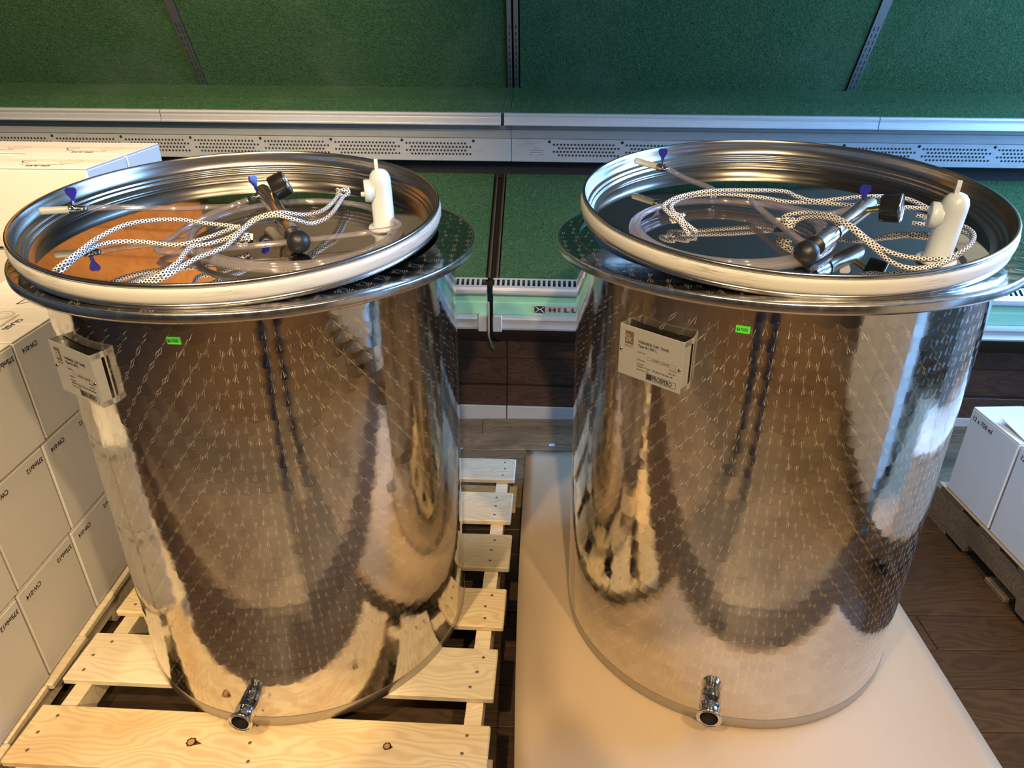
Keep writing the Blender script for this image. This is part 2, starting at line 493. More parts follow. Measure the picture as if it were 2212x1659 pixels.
def painted(name, c, dirt, rough=0.45, amt=0.35):
    t = Nt(name)
    co = t.coord()
    a = t.noise(t.mapping(co, (2, 2, 5)), 6, 6, 0.7)
    b = t.noise(co, 60, 3, 0.7)
    fac = t.math('MULTIPLY', t.ramp(a, [(0.5, (0, 0, 0)), (0.8, (1, 1, 1))]), amt)
    base = t.mix(fac, rgb(*c), rgb(*dirt))
    base = t.mix(t.ramp(b, [(0.70, (0, 0, 0)), (0.78, (0.7, 0.7, 0.7))]), base, rgb(dirt[0]*0.5, dirt[1]*0.45, dirt[2]*0.4))
    t.P(Base_Color=base, Roughness=rough)
    return t.m
M['white_paint'] = painted('grubby_white_enamel', (0.45, 0.46, 0.45), (0.26, 0.24, 0.19))
M['panel_paint'] = painted('grubby_shaded_panel', (0.30, 0.31, 0.305), (0.17, 0.155, 0.115), 0.45, 0.5)  # darker copy of the white enamel, shade on the air panel put into its colour
M['grey_paint'] = painted('grey_enamel', (0.22, 0.23, 0.225), (0.12, 0.11, 0.09))
M['teal_paint'] = painted('mint_enamel', (0.28, 0.60, 0.42), (0.36, 0.42, 0.26))
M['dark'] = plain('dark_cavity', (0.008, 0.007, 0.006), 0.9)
M['bore'] = plain('shaded_bore_steel', (0.035, 0.03, 0.028), 0.25, 0.5)  # steel darkened, shade inside the outlet pipe is part of the colour
M['rust'] = metal_mat('rusty_rail', (0.16, 0.09, 0.06), 0.6, (1, 1, 1), 0.2, 0.4, 40)
M['cord'] = plain('beige_cord', (0.38, 0.30, 0.18), 0.5)
M['canopy'] = painted('dull_grey_canopy', (0.105, 0.088, 0.055), (0.05, 0.04, 0.025), 0.5)
M['wall'] = painted('dim_plaster', (0.30, 0.27, 0.22), (0.2, 0.17, 0.13), 0.8)
M['ceil'] = wood('dark_ceiling_boards', (0.20, 0.13, 0.075), (0.13, 0.085, 0.05), (0.10, 0.06, 0.035), 0.0, 0.7)
def card(name, c, c2, scale=1.0):
    t = Nt(name)
    co = t.coord()
    a = t.noise(co, 5*scale, 5, 0.6)
    b = t.noise(t.mapping(co, (1, 1, 1)), 260, 2)
    sp = t.n('TexVoronoi', {'Vector': co, 'Scale': 26.0})
    base = t.mix(t.math('MULTIPLY', a, 0.6), rgb(*c), rgb(*c2))
    base = t.mix(t.math('MULTIPLY', b, 0.18), base, rgb(*[x*0.6 for x in c2]))
    t.P(Base_Color=base, Roughness=0.7)
    t.bump(t.math('ADD', a, t.math('MULTIPLY', b, 0.1)), 0.15, 0.01)
    return t.m
M['card_white'] = card('white_carton_board', (0.64, 0.61, 0.565), (0.57, 0.535, 0.49))
M['card_white2'] = card('cool_white_carton_board', (0.70, 0.71, 0.72), (0.63, 0.64, 0.65))
M['card_flap'] = card('carton_flap_board', (0.64, 0.61, 0.55), (0.57, 0.53, 0.47))
M['card_tan'] = card('tan_cardboard', (0.42, 0.305, 0.19), (0.36, 0.255, 0.155), 0.5)
M['tape'] = card('paper_tape', (0.60, 0.53, 0.42), (0.52, 0.46, 0.36))
M['ink'] = plain('black_print', (0.02, 0.018, 0.018), 0.6)
M['ink_grey'] = plain('grey_print', (0.20, 0.17, 0.13), 0.6)
M['ink_faint'] = plain('faded_print', (0.17, 0.17, 0.165), 0.6)
M['ink_brown'] = plain('brown_print', (0.10, 0.065, 0.03), 0.5)
M['sticker'] = plain('green_sticker', (0.10, 0.72, 0.06), 0.5)
M['nail'] = plain('nail_head', (0.22, 0.17, 0.12), 0.5, 0.6)
M['scrap'] = plain('blue_white_scrap', (0.55, 0.65, 0.85), 0.6)
M['trouser'] = plain('dark_blue_trousers', (0.018, 0.018, 0.020), 0.85)
M['jacket'] = plain('dark_jacket', (0.03, 0.028, 0.028), 0.85)
M['skin'] = plain('skin', (0.5, 0.30, 0.21), 0.5)
M['hair'] = plain('dark_hair', (0.03, 0.02, 0.015), 0.6)

# ------------------------------------------------------------------ room shell
mb = MB(); mb.box(-4.2, 4.2, -5.0, 4.2, -0.05, -0.006)
floor = tag(mb.build('floor', M['floor_far']), 'dark brown plank floor under the pallets', kind='structure')
plank_meshes = []
for k in range(3):
    L_ = 1.2
    mb = MB(); mb.cbox(0, L_-0.003, 0, 0.1195, -0.006, 0.0, 0.0012)
    plank_meshes.append((mb.data('plank', M['plank']), mb.data('plank', M['plank_tan'])))
FY = -0.02
for row in range(-6, 20):
    y0 = 0.121+row*0.122
    off = random.uniform(0, 1.2)
    for c in range(-2, 3):
        x0 = c*1.2-off
        if x0 < -2.7 or x0 > 2.4: continue
        if y0 > 2.56: continue
        tan = (y0 > 1.84) or y0 < 0.45
        o = bpy.data.objects.new('plank', plank_meshes[k % 3][1 if tan else 0]); link(o)
        o.parent = floor
        o.rotation_euler = (0, 0, FY); o.location = (x0, y0+0.016-x0*0.02, random.uniform(-0.0008, 0.0004))
mb = MB(); mb.box(-4.2, 4.2, 4.0, 4.2, -0.05, 3.15)
tag(mb.build('wall_back', M['wall']), 'dim back wall behind the green display case', kind='structure')
mb = MB(); mb.box(-4.2, -4.0, -5.0, 4.0, -0.05, 3.15)
tag(mb.build('wall_left', M['wall']), 'dim side wall beyond the stacked cartons', kind='structure')
mb = MB()
mb.box(3.2, 3.4, -5.0, 0.8, -0.05, 3.15); mb.box(3.2, 3.4, 3.0, 4.0, -0.05, 3.15)
mb.box(3.2, 3.4, 0.8, 3.0, -0.05, 0.9); mb.box(3.2, 3.4, 0.8, 3.0, 2.7, 3.15)
tag(mb.build('wall_right', M['wall']), 'dim side wall with the daylight window', kind='structure')
mb = MB(); mb.box(-4.2, 4.2, -5.2, -5.0, -0.05, 3.15)
tag(mb.build('wall_front', M['wall']), 'dim wall behind the photographer', kind='structure')
mb = MB(); mb.box(-4.2, 4.2, -5.0, 4.0, 3.15, 3.25)
tag(mb.build('ceiling', M['ceil']), 'dark boarded ceiling', kind='structure')
win = empty('window_1', (3.2, 1.9, 0.9))
tag(win, 'tall daylight window in the side wall', kind='structure')
for (y0, y1, z0, z1) in ((-1.1, -1.03, 0, 1.8), (1.03, 1.1, 0, 1.8), (-1.03, 1.03, 0, 0.07), (-1.03, 1.03, 1.73, 1.8), (-0.03, 0.03, 0.07, 1.73)):
    mb = MB(); mb.box(-0.02, 0.08, y0, y1, z0, z1); mb.build('window_frame', M['white_paint'], win)

# ------------------------------------------------------------------ green produce display case (two sections)
CY = 2.575
CROT = Euler((0, 0.012, -0.05))
def case_root(label):
    r = empty('display_case', (0, CY, 0), CROT)
    return tag(r, label, 'display case')
caseL = case_root('green-carpeted display case section behind the left tank and white cartons')
caseR = case_root('green-carpeted display case section with the mint nameplate panel, behind the right tank')
JX = -0.022
def part(root, name, mat, fn):
    b = MB(); fn(b); return b.build(name, mat, root)
back_dir = Vector((0, -0.525, 1.0))
BY0, BZ0 = 0.475, 1.252          # foot of the leaning back (local y, z)
def back_pt(x, t): return Vector((x, BY0+back_dir.y*t, BZ0+back_dir.z*t))
for root, X0, X1, nx in ((caseL, -3.3, JX, -0.083), (caseR, JX, 3.1, -0.072)):
    left = root is caseL
    xa, xb = X0, X1
    na, nb = (X0, nx-0.002) if left else (nx+0.008, X1)
    # white kick strip
    part(root, 'kick_plate', M['white_paint'], lambda b: b.cbox(xa, xb-0.004, 0.0, 0.03, -0.05, 0.058, 0.002))
    # wooden boards of the base, each proud or set back a little
    for k, (z0, z1, yy) in enumerate(((0.060, 0.150, 0.004), (0.152, 0.275, 0.022), (0.277, 0.352, 0.010))):
        part(root, 'base_board', M['base_wood'], lambda b: b.cbox(xa, xb-0.003-0.0, yy, yy+0.03, z0, z1, 0.002))
    # sloping underside below the bumper
    part(root, 'soffit_board', M['base_wood'], lambda b: b.prism([(0.006, 0.354), (-0.165, 0.475), (-0.165, 0.490), (0.02, 0.372)], na, nb))
    # lower bumper, two ridges
    prof = [(-0.165, 0.484), (-0.192, 0.486), (-0.203, 0.491), (-0.205, 0.498), (-0.197, 0.503), (-0.190, 0.508), (-0.190, 0.520), (-0.197, 0.526), (-0.205, 0.531), (-0.203, 0.539), (-0.190, 0.544), (-0.165, 0.545)]
    part(root, 'bumper', M['alu'], lambda b: b.prism(prof, na, nb-(0.035 if left else 0) if left else nb))
    if left: part(root, 'bumper_end_cap', M['alu'], lambda b: b.cbox(nb-0.033, nb, -0.208, -0.165, 0.483, 0.546, 0.003))
    else: part(root, 'bumper_end_cap', M['alu'], lambda b: b.cbox(na-0.0, na+0.033, -0.209, -0.188, 0.483, 0.546, 0.003))
    # mint front panel with a fold
    part(root, 'front_panel', M['teal_paint'], lambda b: b.prism([(-0.187, 0.545), (-0.187, 0.588), (-0.181, 0.592), (-0.181, 0.628), (-0.165, 0.628), (-0.165, 0.545)], na, nb))
    # rounded nose rail
    part(root, 'nose_rail', M['alu'], lambda b: b.prism([(-0.185, 0.622), (-0.199, 0.624), (-0.205, 0.632), (-0.204, 0.642), (-0.197, 0.650), (-0.188, 0.652), (-0.180, 0.645), (-0.178, 0.622)], na, nb))
    # slotted air grille: posts between open slots, top and bottom lips
    def grille(b):
        a = Vector((0, -0.196, 0.651)); c = Vector((0, -0.156, 0.672))
        d = (c-a).normalized(); L = (c-a).length
        nn = Vector((0, -d.z, d.y))
        def seg(x0, x1, s0, s1):
            p = []
            for (x, s, t) in ((x0, s0, 0), (x1, s0, 0), (x1, s1, 0), (x0, s1, 0), (x0, s0, -0.002), (x1, s0, -0.002), (x1, s1, -0.002), (x0, s1, -0.002)):
                q = a+d*s+nn*t; p.append((x, q.y, q.z))
            b.add(p, [(0, 1, 2, 3), (7, 6, 5, 4), (0, 4, 5, 1), (1, 5, 6, 2), (2, 6, 7, 3), (3, 7, 4, 0)])
        seg(na, nb, 0, 0.009); seg(na, nb, L-0.007, L)
        pitch = 0.0182
        x = math.floor(-1.3/pitch)*pitch
        while x < 2.6:
            if na < x < nb-0.01: seg(x-0.0042, x+0.0042, 0.009, L-0.007)
            x += pitch
    part(root, 'air_grille', M['alu'], grille)
    part(root, 'grille_cavity', M['dark'], lambda b: b.prism([(-0.176, 0.60), (-0.150, 0.60), (-0.150, 0.655), (-0.176, 0.645)], na, nb))
    # carpeted lower deck
    dx0, dx1 = (X0, -0.092) if left else (-0.042, X1)
    def deck(b):
        poly = [(-0.155, 0.655), (-0.150, 0.671), (-0.08, 0.715), (0.395, 0.982), (0.395, 0.955), (-0.08, 0.695)]
        b.prism(poly, dx0, dx1)
    part(root, 'deck_carpet', M['carpet'], deck)
    # grey strip under the upper shelf, two folds, screws
    part(root, 'upper_strip', M['grey_paint'], lambda b: b.prism([(0.266, 1.139), (0.266, 1.126), (0.272, 1.121), (0.272, 1.091), (0.29, 1.091), (0.29, 1.139)], xa, xb-0.002))
    # perforated white air panel
    pan = part(root, 'air_panel', M['panel_paint'], lambda b: b.cbox(xa, xb-0.002, 0.275, 0.295, 1.003, 1.090, 0.002))
    screws = [(JX-0.147-0.28*k) if left else (JX+0.148+0.28*k) for k in range(9)]
    def holes(b):
        for xs in screws:
            xs = xs-0.28 if left else xs
            for rowi in range(4):
                for k in range(18):
                    hx = xs+(0.0375 if rowi % 2 else 0.0175)+0.0135*k
                    hz = 1.069-rowi*0.0132
                    n = 6; r_ = 0.0042
                    b.add([(hx+r_*math.cos(2*PI*i/n), 0.2743, hz+r_*math.sin(2*PI*i/n)) for i in range(n)], [tuple(range(n))])
    tag(part(root, 'perforation', M['dark'], holes), kind='stuff')
    for x in screws:
        bb = MB()
        bb.lathe([(0.0, 0.002), (0.005, 0.001), (0.0055, 0.0)], 10, frame((x, 0.2748, 1.079), (1, 0, 0), (0, 0, 1)))
        bb.build('screw', M['dark'], root)
    part(root, 'painted_shade', M['dark'], lambda b: b.box(xa, xb, 0.33, 0.36, 0.93, 1.09))  # dark box: shade below the air panel put in as colour
    # upper bumper rails in lengths, with top lip and ridges
    rails = ([(-3.3, -1.372), (-1.369, -0.060)] if left else [(-0.048, 1.338), (1.341, 3.1)])
    for (ra, rb) in rails:
        prof2 = [(0.262, 1.139), (0.238, 1.140), (0.232, 1.143), (0.232, 1.147), (0.236, 1.149), (0.236, 1.166), (0.239, 1.168), (0.236, 1.171), (0.234, 1.178), (0.239, 1.184), (0.247, 1.186), (0.262, 1.184)]
        part(root, 'bumper_rail', M['alu'], lambda b: b.prism(prof2, ra, rb))
    # carpeted upper shelf
    part(root, 'shelf_carpet', M['carpet'], lambda b: b.prism([(0.247, 1.183), (0.25, 1.189), (0.33, 1.222), (0.50, 1.262), (0.50, 1.235), (0.25, 1.17)], xa, xb-0.0015))
    # leaning carpeted back panels between the posts
    spans = ([(-3.3, -2.62), (-2.58, -1.312), (-1.270, -0.046)] if left else [(0.004, 1.283), (1.322, 2.60), (2.64, 3.1)])
    for (sa, sb) in spans:
        def bp(b):
            v = []
            for dy in (0.0, 0.02):
                for (x, t) in ((sa, 0.0), (sb, 0.0), (sb, 0.47), (sa, 0.47)):
                    p_ = back_pt(x, t); v.append((p_.x, p_.y+dy, p_.z))
            b.add(v, [(0, 1, 2, 3), (7, 6, 5, 4), (0, 4, 5, 1), (1, 5, 6, 2), (2, 6, 7, 3), (3, 7, 4, 0)])
        part(root, 'back_carpet', M['carpet'], bp)
    # slotted posts
    posts = ([(-2.60, 0.036), (-1.291, 0.036), (-0.036, 0.017)] if left else [(-0.011, 0.017), (1.3025, 0.034), (2.62, 0.036)])
    up = back_dir.normalized()
    nrm = Vector((0, -up.z, up.y))
    for (px, w) in posts:
        pb = MB()
        v = []
        for off in (0.004, -0.02):
            for (x, t) in ((px-w/2, 0.0), (px+w/2, 0.0), (px+w/2, 0.46), (px-w/2, 0.46)):
                v.append(back_pt(x, t)+nrm*off)
        pb.add(v, [(0, 1, 2, 3), (7, 6, 5, 4), (0, 4, 5, 1), (1, 5, 6, 2), (2, 6, 7, 3), (3, 7, 4, 0)])
        po = pb.build('post', M['post'], root)
        sb_ = MB()
        cols = (-0.0075, 0.0075) if w > 0.02 else (0.0,)
        for cx in cols:
            for k in range(10):
                s0 = 0.012+k*0.0258
                v = []
                for off in (0.0044, -0.01):
                    for (x, s_) in ((-0.0017, 0), (0.0017, 0), (0.0017, 0.0155), (-0.0017, 0.0155)):
                        v.append(back_pt(px+cx+x, 0)+up*(s0+s_)+nrm*off)
                sb_.add(v, [(0, 1, 2, 3), (7, 6, 5, 4), (0, 4, 5, 1), (1, 5, 6, 2), (2, 6, 7, 3), (3, 7, 4, 0)])
        tag(sb_.build('slot', M['dark'], po), kind='stuff')
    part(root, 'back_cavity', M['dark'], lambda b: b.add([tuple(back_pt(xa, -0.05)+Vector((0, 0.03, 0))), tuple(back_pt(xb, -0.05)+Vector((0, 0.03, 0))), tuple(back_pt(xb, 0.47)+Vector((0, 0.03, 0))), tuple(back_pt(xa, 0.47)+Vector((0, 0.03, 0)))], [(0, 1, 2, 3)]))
    # grey canopy above the leaning back
    ca, cb = (-1.30, xb) if left else (xa, 1.72)
    part(root, 'canopy', M['canopy'], lambda b: b.cbox(ca, cb-0.002, BY0-0.525*0.47-0.01, BY0-0.525*0.47+0.06, BZ0+0.475, 2.75, 0.004))
    ca, cb = (-3.3, -1.302) if left else (1.724, 3.1)
    n_b = 8
    for k in range(n_b):
        z0 = BZ0+0.475+k*0.128
        part(root, 'canopy_board', M['bulk_wood'], lambda b: b.cbox(ca, cb, BY0-0.525*0.47-0.005, BY0-0.525*0.47+0.05, z0, z0+0.125, 0.003))
    # rails between the lower deck carpets
    if not left:
        for (x, m_) in ((-0.081, 'rust'), (-0.053, 'rust')):
            pts = [(x, -0.150, 0.668), (x, -0.08, 0.712), (x, 0.30, 0.926), (x, 0.385, 0.974)]
            bb = MB(); bb.tube(smooth_path(pts, 4), 0.006, 6); bb.build('deck_rail', M[m_], root)
        part(root, 'deck_gap', M['dark'], lambda b: b.prism([(-0.15, 0.645), (-0.08, 0.69), (0.39, 0.955), (0.39, 0.945), (-0.08, 0.68), (-0.15, 0.635)], -0.092, -0.042))
        # name plate with emblem and raised letters
        plx, plz = 0.082, 0.553
        npl = part(root, 'nameplate', M['alu'], lambda b: b.cbox(plx, plx+0.205, -0.190, -0.186, plz, plz+0.030, 0.001))
        bb = MB(); bb.box(plx+0.004, plx+0.042, -0.1908, -0.1895, plz+0.002, plz+0.028)
        em = bb.build('emblem', M['ink'], npl)
        bb = MB()
        ex, ez = plx+0.023, plz+0.015
        for sgn in (-1, 1):
            pts = [(ex+sgn*0.016, -0.1912, ez+0.011), (ex+sgn*0.006, -0.1912, ez+0.003), (ex+sgn*0.006, -0.1912, ez-0.003), (ex+sgn*0.016, -0.1912, ez-0.011)]
            bb.tube(smooth_path(pts, 5), 0.0016, 6)
        bb.tube([(ex-0.007, -0.1912, ez), (ex+0.007, -0.1912, ez)], 0.0016, 6)
        bb.build('emblem_mark', M['alu'], npl)
        lt = MB()
        lx = plx+0.056
        for ch in ('H', 'I', 'L', 'L'):
            zz0, zz1 = plz+0.006, plz+0.022
            if ch == 'H':
                for q in (0, 0.0045, 0.017, 0.0215): lt.box(lx+q, lx+q+0.0028, -0.1915, -0.1898, zz0, zz1)
                lt.box(lx, lx+0.024, -0.1915, -0.1898, plz+0.0128, plz+0.0152); lx += 0.034
            elif ch == 'I':
                for q in (0, 0.0045): lt.box(lx+q, lx+q+0.0028, -0.1915, -0.1898, zz0, zz1)
                lx += 0.022
            else:
                for q in (0, 0.0045): lt.box(lx+q, lx+q+0.0028, -0.1915, -0.1898, zz0, zz1)
                lt.box(lx, lx+0.018, -0.1915, -0.1898, zz0, zz0+0.0026); lx += 0.026
        lt.build('lettering', M['ink'], npl)
        nb_ = MB()   # faint worn-off print, no longer legible
        for (x0_, x1_, zz_) in ((0.066, 0.084, 1.054), (0.050, 0.104, 1.046), (0.048, 0.100, 1.038), (0.050, 0.062, 1.030), (0.090, 0.106, 1.030)):
            nb_.box(x0_, x1_, 0.2744, 0.2748, zz_, zz_+0.0022)
        tag(nb_.build('notice', M['ink_faint'], root), kind='stuff')
    else:
        bb = MB()
        bb.tube(smooth_path([(-0.079, -0.208, 0.60), (-0.079, -0.208, 0.50), (-0.080, -0.195, 0.46), (-0.077, -0.12, 0.40), (-0.074, -0.06, 0.352)], 5), 0.0035, 6)
        bb.build('seam_cord', M['cord'], root)

# ------------------------------------------------------------------ pallets
def pallet(label, mat, mat2, loc, rot, Lx, boards, stringer_x, depth, nails=True, zt=0.13, tdeck=0.018, bottom=None):
    """local origin at front left corner on the floor, boards run along x, stringers along y"""
    r = empty('pallet', loc, (0, 0, rot)); tag(r, label, 'pallet')
    me_cache = {}
    for i, (y0, y1) in enumerate(boards):
        b = MB(); b.cbox(0, Lx, 0, y1-y0, zt-tdeck, zt, 0.003)
        o = b.build('deck_board', mat if i in (0, 2) else mat2, r, (random.uniform(-0.006, 0.006), y0, random.uniform(-0.0008, 0.0)))
        if nails:
            for sx in stringer_x:
                for k in range(3):
                    yy = (y1-y0)*(0.2+0.3*k)
                    nb = MB(); nb.lathe([(0.0, 0.0008), (0.0030, 0.0007), (0.0042, 0.0)], 8)
                    nb.build('nail', M['nail'], o, (sx+random.uniform(-0.012, 0.012), yy, zt))
    for sx in stringer_x:
        b = MB()
        z0, z1 = 0.016, zt-tdeck-0.0005
        # notched stringer outline in (y, z)
        q1, q2 = depth*0.16, depth*0.36
        q3, q4 = depth*0.64, depth*0.84
        n_ = 0.035
        poly = [(0, z0), (q1, z0), (q1+0.012, z0+n_), (q2-0.012, z0+n_), (q2, z0), (q3, z0), (q3+0.012, z0+n_), (q4-0.012, z0+n_), (q4, z0), (depth, z0), (depth, z1), (0, z1)]
        v = [(sx-0.019, a, c) for a, c in poly]+[(sx+0.019, a, c) for a, c in poly]
        n = len(poly)
        b.add(v, [(i, (i+1) % n, n+(i+1) % n, n+i) for i in range(n)])
        for o0, flip in ((0, False), (n, True)):
            for quad in ((0, 1, 10, 11), ):
                pass
        # side faces as strips so the notches stay open
        xs = [0, q1, q2, q3, q4, depth]
        lows = {0: (z0, z0), 1: None, 2: (z0, z0), 3: None, 4: (z0, z0)}
        for side in (sx-0.019, sx+0.019):
            for k in range(5):
                a, c = xs[k], xs[k+1]
                if k in (1, 3):
                    pl = [(side, a, z0), (side, a+0.012, z0+n_), (side, c-0.012, z0+n_), (side, c, z0), (side, c, z1), (side, a, z1)]
                else:
                    pl = [(side, a, z0), (side, c, z0), (side, c, z1), (side, a, z1)]
                b.add(pl, [tuple(range(len(pl)))])
        b.build('stringer', mat2, r)
    for (y0, y1) in (bottom or [(0, 0.14), (depth/2-0.05, depth/2+0.05), (depth-0.14, depth)]):
        b = MB(); b.cbox(0, Lx, 0, y1-y0, 0.0, 0.0155, 0.002)
        b.build('bottom_board', mat2, r, (0, y0, 0.0))
    return r
PROT = -0.063
pl_boards = [(0.0, 0.14), (0.207, 0.350), (0.420, 0.556), (0.636, 0.782), (0.844, 0.992), (1.064, 1.19)]
pallet('new pine slatted pallet under the left tank', M['pine'], M['pine_pale'], (-1.072, 0.945, 0), PROT, 1.016, pl_boards, (0.045, 0.508, 0.971), 1.19)
def knot(px, py, rx, ry, tail):
    d = ray(px, py); t_ = (0.13-CAM.z)/d.z; P_ = CAM+d*t_
    b = MB(); n = 16
    v = [(rx*1.25*math.cos(2*PI*i/n)*(1+0.1*math.sin(3*i)), ry*1.25*math.sin(2*PI*i/n)*(1+0.12*math.cos(2.3*i)), 0) for i in range(n)]
    b.add(v+[(tail, -ry*0.3, 0), (rx*0.9, ry*0.6, 0), (rx*0.9, -ry*0.9, 0)], [tuple(range(n)), (n+1, n+2, n)])
    k = b.build('knot', M['knot_dark'], None, (P_.x, P_.y, 0.1304), (0, 0, PROT))
    k.parent = pine_front; k.matrix_parent_inverse = pine_front.matrix_world.inverted()
    b = MB(); b.add([(rx*0.85*math.cos(2*PI*i/n), ry*0.85*math.sin(2*PI*i/n), 0.0002) for i in range(n)], [tuple(range(n))])
    h_ = b.build('knot_heart', M['knot_heart'], k)
M['knot_dark'] = plain('knot_bark', (0.045, 0.022, 0.010), 0.8)
M['knot_heart'] = plain('knot_heart', (0.42, 0.22, 0.10), 0.6)
bpy.context.view_layer.update()
pine_front = [o for o in bpy.data.objects if o.name.startswith('deck_board')][0]
knot(413, 1603, 0.0085, 0.0085, 0.024)
knot(836, 1612, 0.0070, 0.0070, 0.013)
b4 = [(0.0, 0.12), (0.18, 0.28), (0.36, 0.46), (0.55, 0.65), (0.74, 0.84), (0.92, 1.02), (1.10, 1.22)]
pallet('pallet hidden under the tan cardboard sheet and right tank', M['pine_pale'], M['pine_pale'], (0.05, 0.86, 0), -0.01, 0.925, b4, (0.03, 0.46, 0.895), 1.215, nails=False, zt=0.1235)
pallet('pale pallet along the foot of the stacked white cartons', M['pine_pale'], M['pine_pale'], (-2.115, 0.86, 0), -0.012, 1.02, [(k*0.150, k*0.150+0.1495) for k in range(11)], (0.045, 0.51, 0.985), 1.65, nails=False, zt=0.116)
pallet('dark weathered pallet carrying the white wine cartons', M['old_wood'], M['old_wood'], (1.412, 0.66, 0), 0.012, 1.02, b4, (0.019, 0.51, 1.0), 1.24, nails=False, zt=0.142, bottom=[(0.0, 0.1), (0.55, 0.65), (0.84, 0.93), (1.14, 1.24)])

# tan cardboard sheet on the right pallet, gently warped, with a turned-up back corner
def sheet():
    b = MB()
    nx, ny = 30, 36
    def pt(i, j, dz):
        s, t = i/nx, j/ny
        x0 = -0.004+0.052*t-0.010*math.sin(PI*t); x1 = 0.995+0.035*t
        y0, y1 = 0.78, 2.098
        x = x0+(x1-x0)*s; y = y0+(y1-y0)*t+0.012*math.sin(s*5)*t
        d = math.hypot((x-0.541)/0.41, (y-1.40)/0.41)
        out = max(0, min(1, (d-1.05)*3))
        z = 0.1245+out*(0.002*math.sin(7*x+2)*math.sin(5*y)+0.0025*math.sin(3*y+9*x))
        c = max(0, 1-math.hypot(s*1.2, (1-t)*1.5)*8); z += 0.02*c
        return (x, y, z+dz)
    v = [pt(i, j, 0.0045) for j in range(ny+1) for i in range(nx+1)]+[pt(i, j, 0.0) for j in range(ny+1) for i in range(nx+1)]
    W_ = nx+1; N_ = W_*(ny+1)
    fs = []
    for j in range(ny):
        for i in range(nx):
            a = j*W_+i
            fs.append((a, a+1, a+1+W_, a+W_)); fs.append((N_+a, N_+a+W_, N_+a+1+W_, N_+a+1))
    for i in range(nx):
        fs.append((i, N_+i, N_+i+1, i+1)); a = ny*W_+i; fs.append((a, a+1, N_+a+1, N_+a))
    for j in range(ny):
        a = j*W_; fs.append((a, a+W_, N_+a+W_, N_+a)); a = j*W_+nx; fs.append((a, N_+a, N_+a+W_, a+W_))
    b.add(v, fs, None, True)
    o = b.build('cardboard_sheet', M['card_tan'])
    return tag(o, 'tan cardboard sheet spread under the right tank', 'cardboard')
sheet()

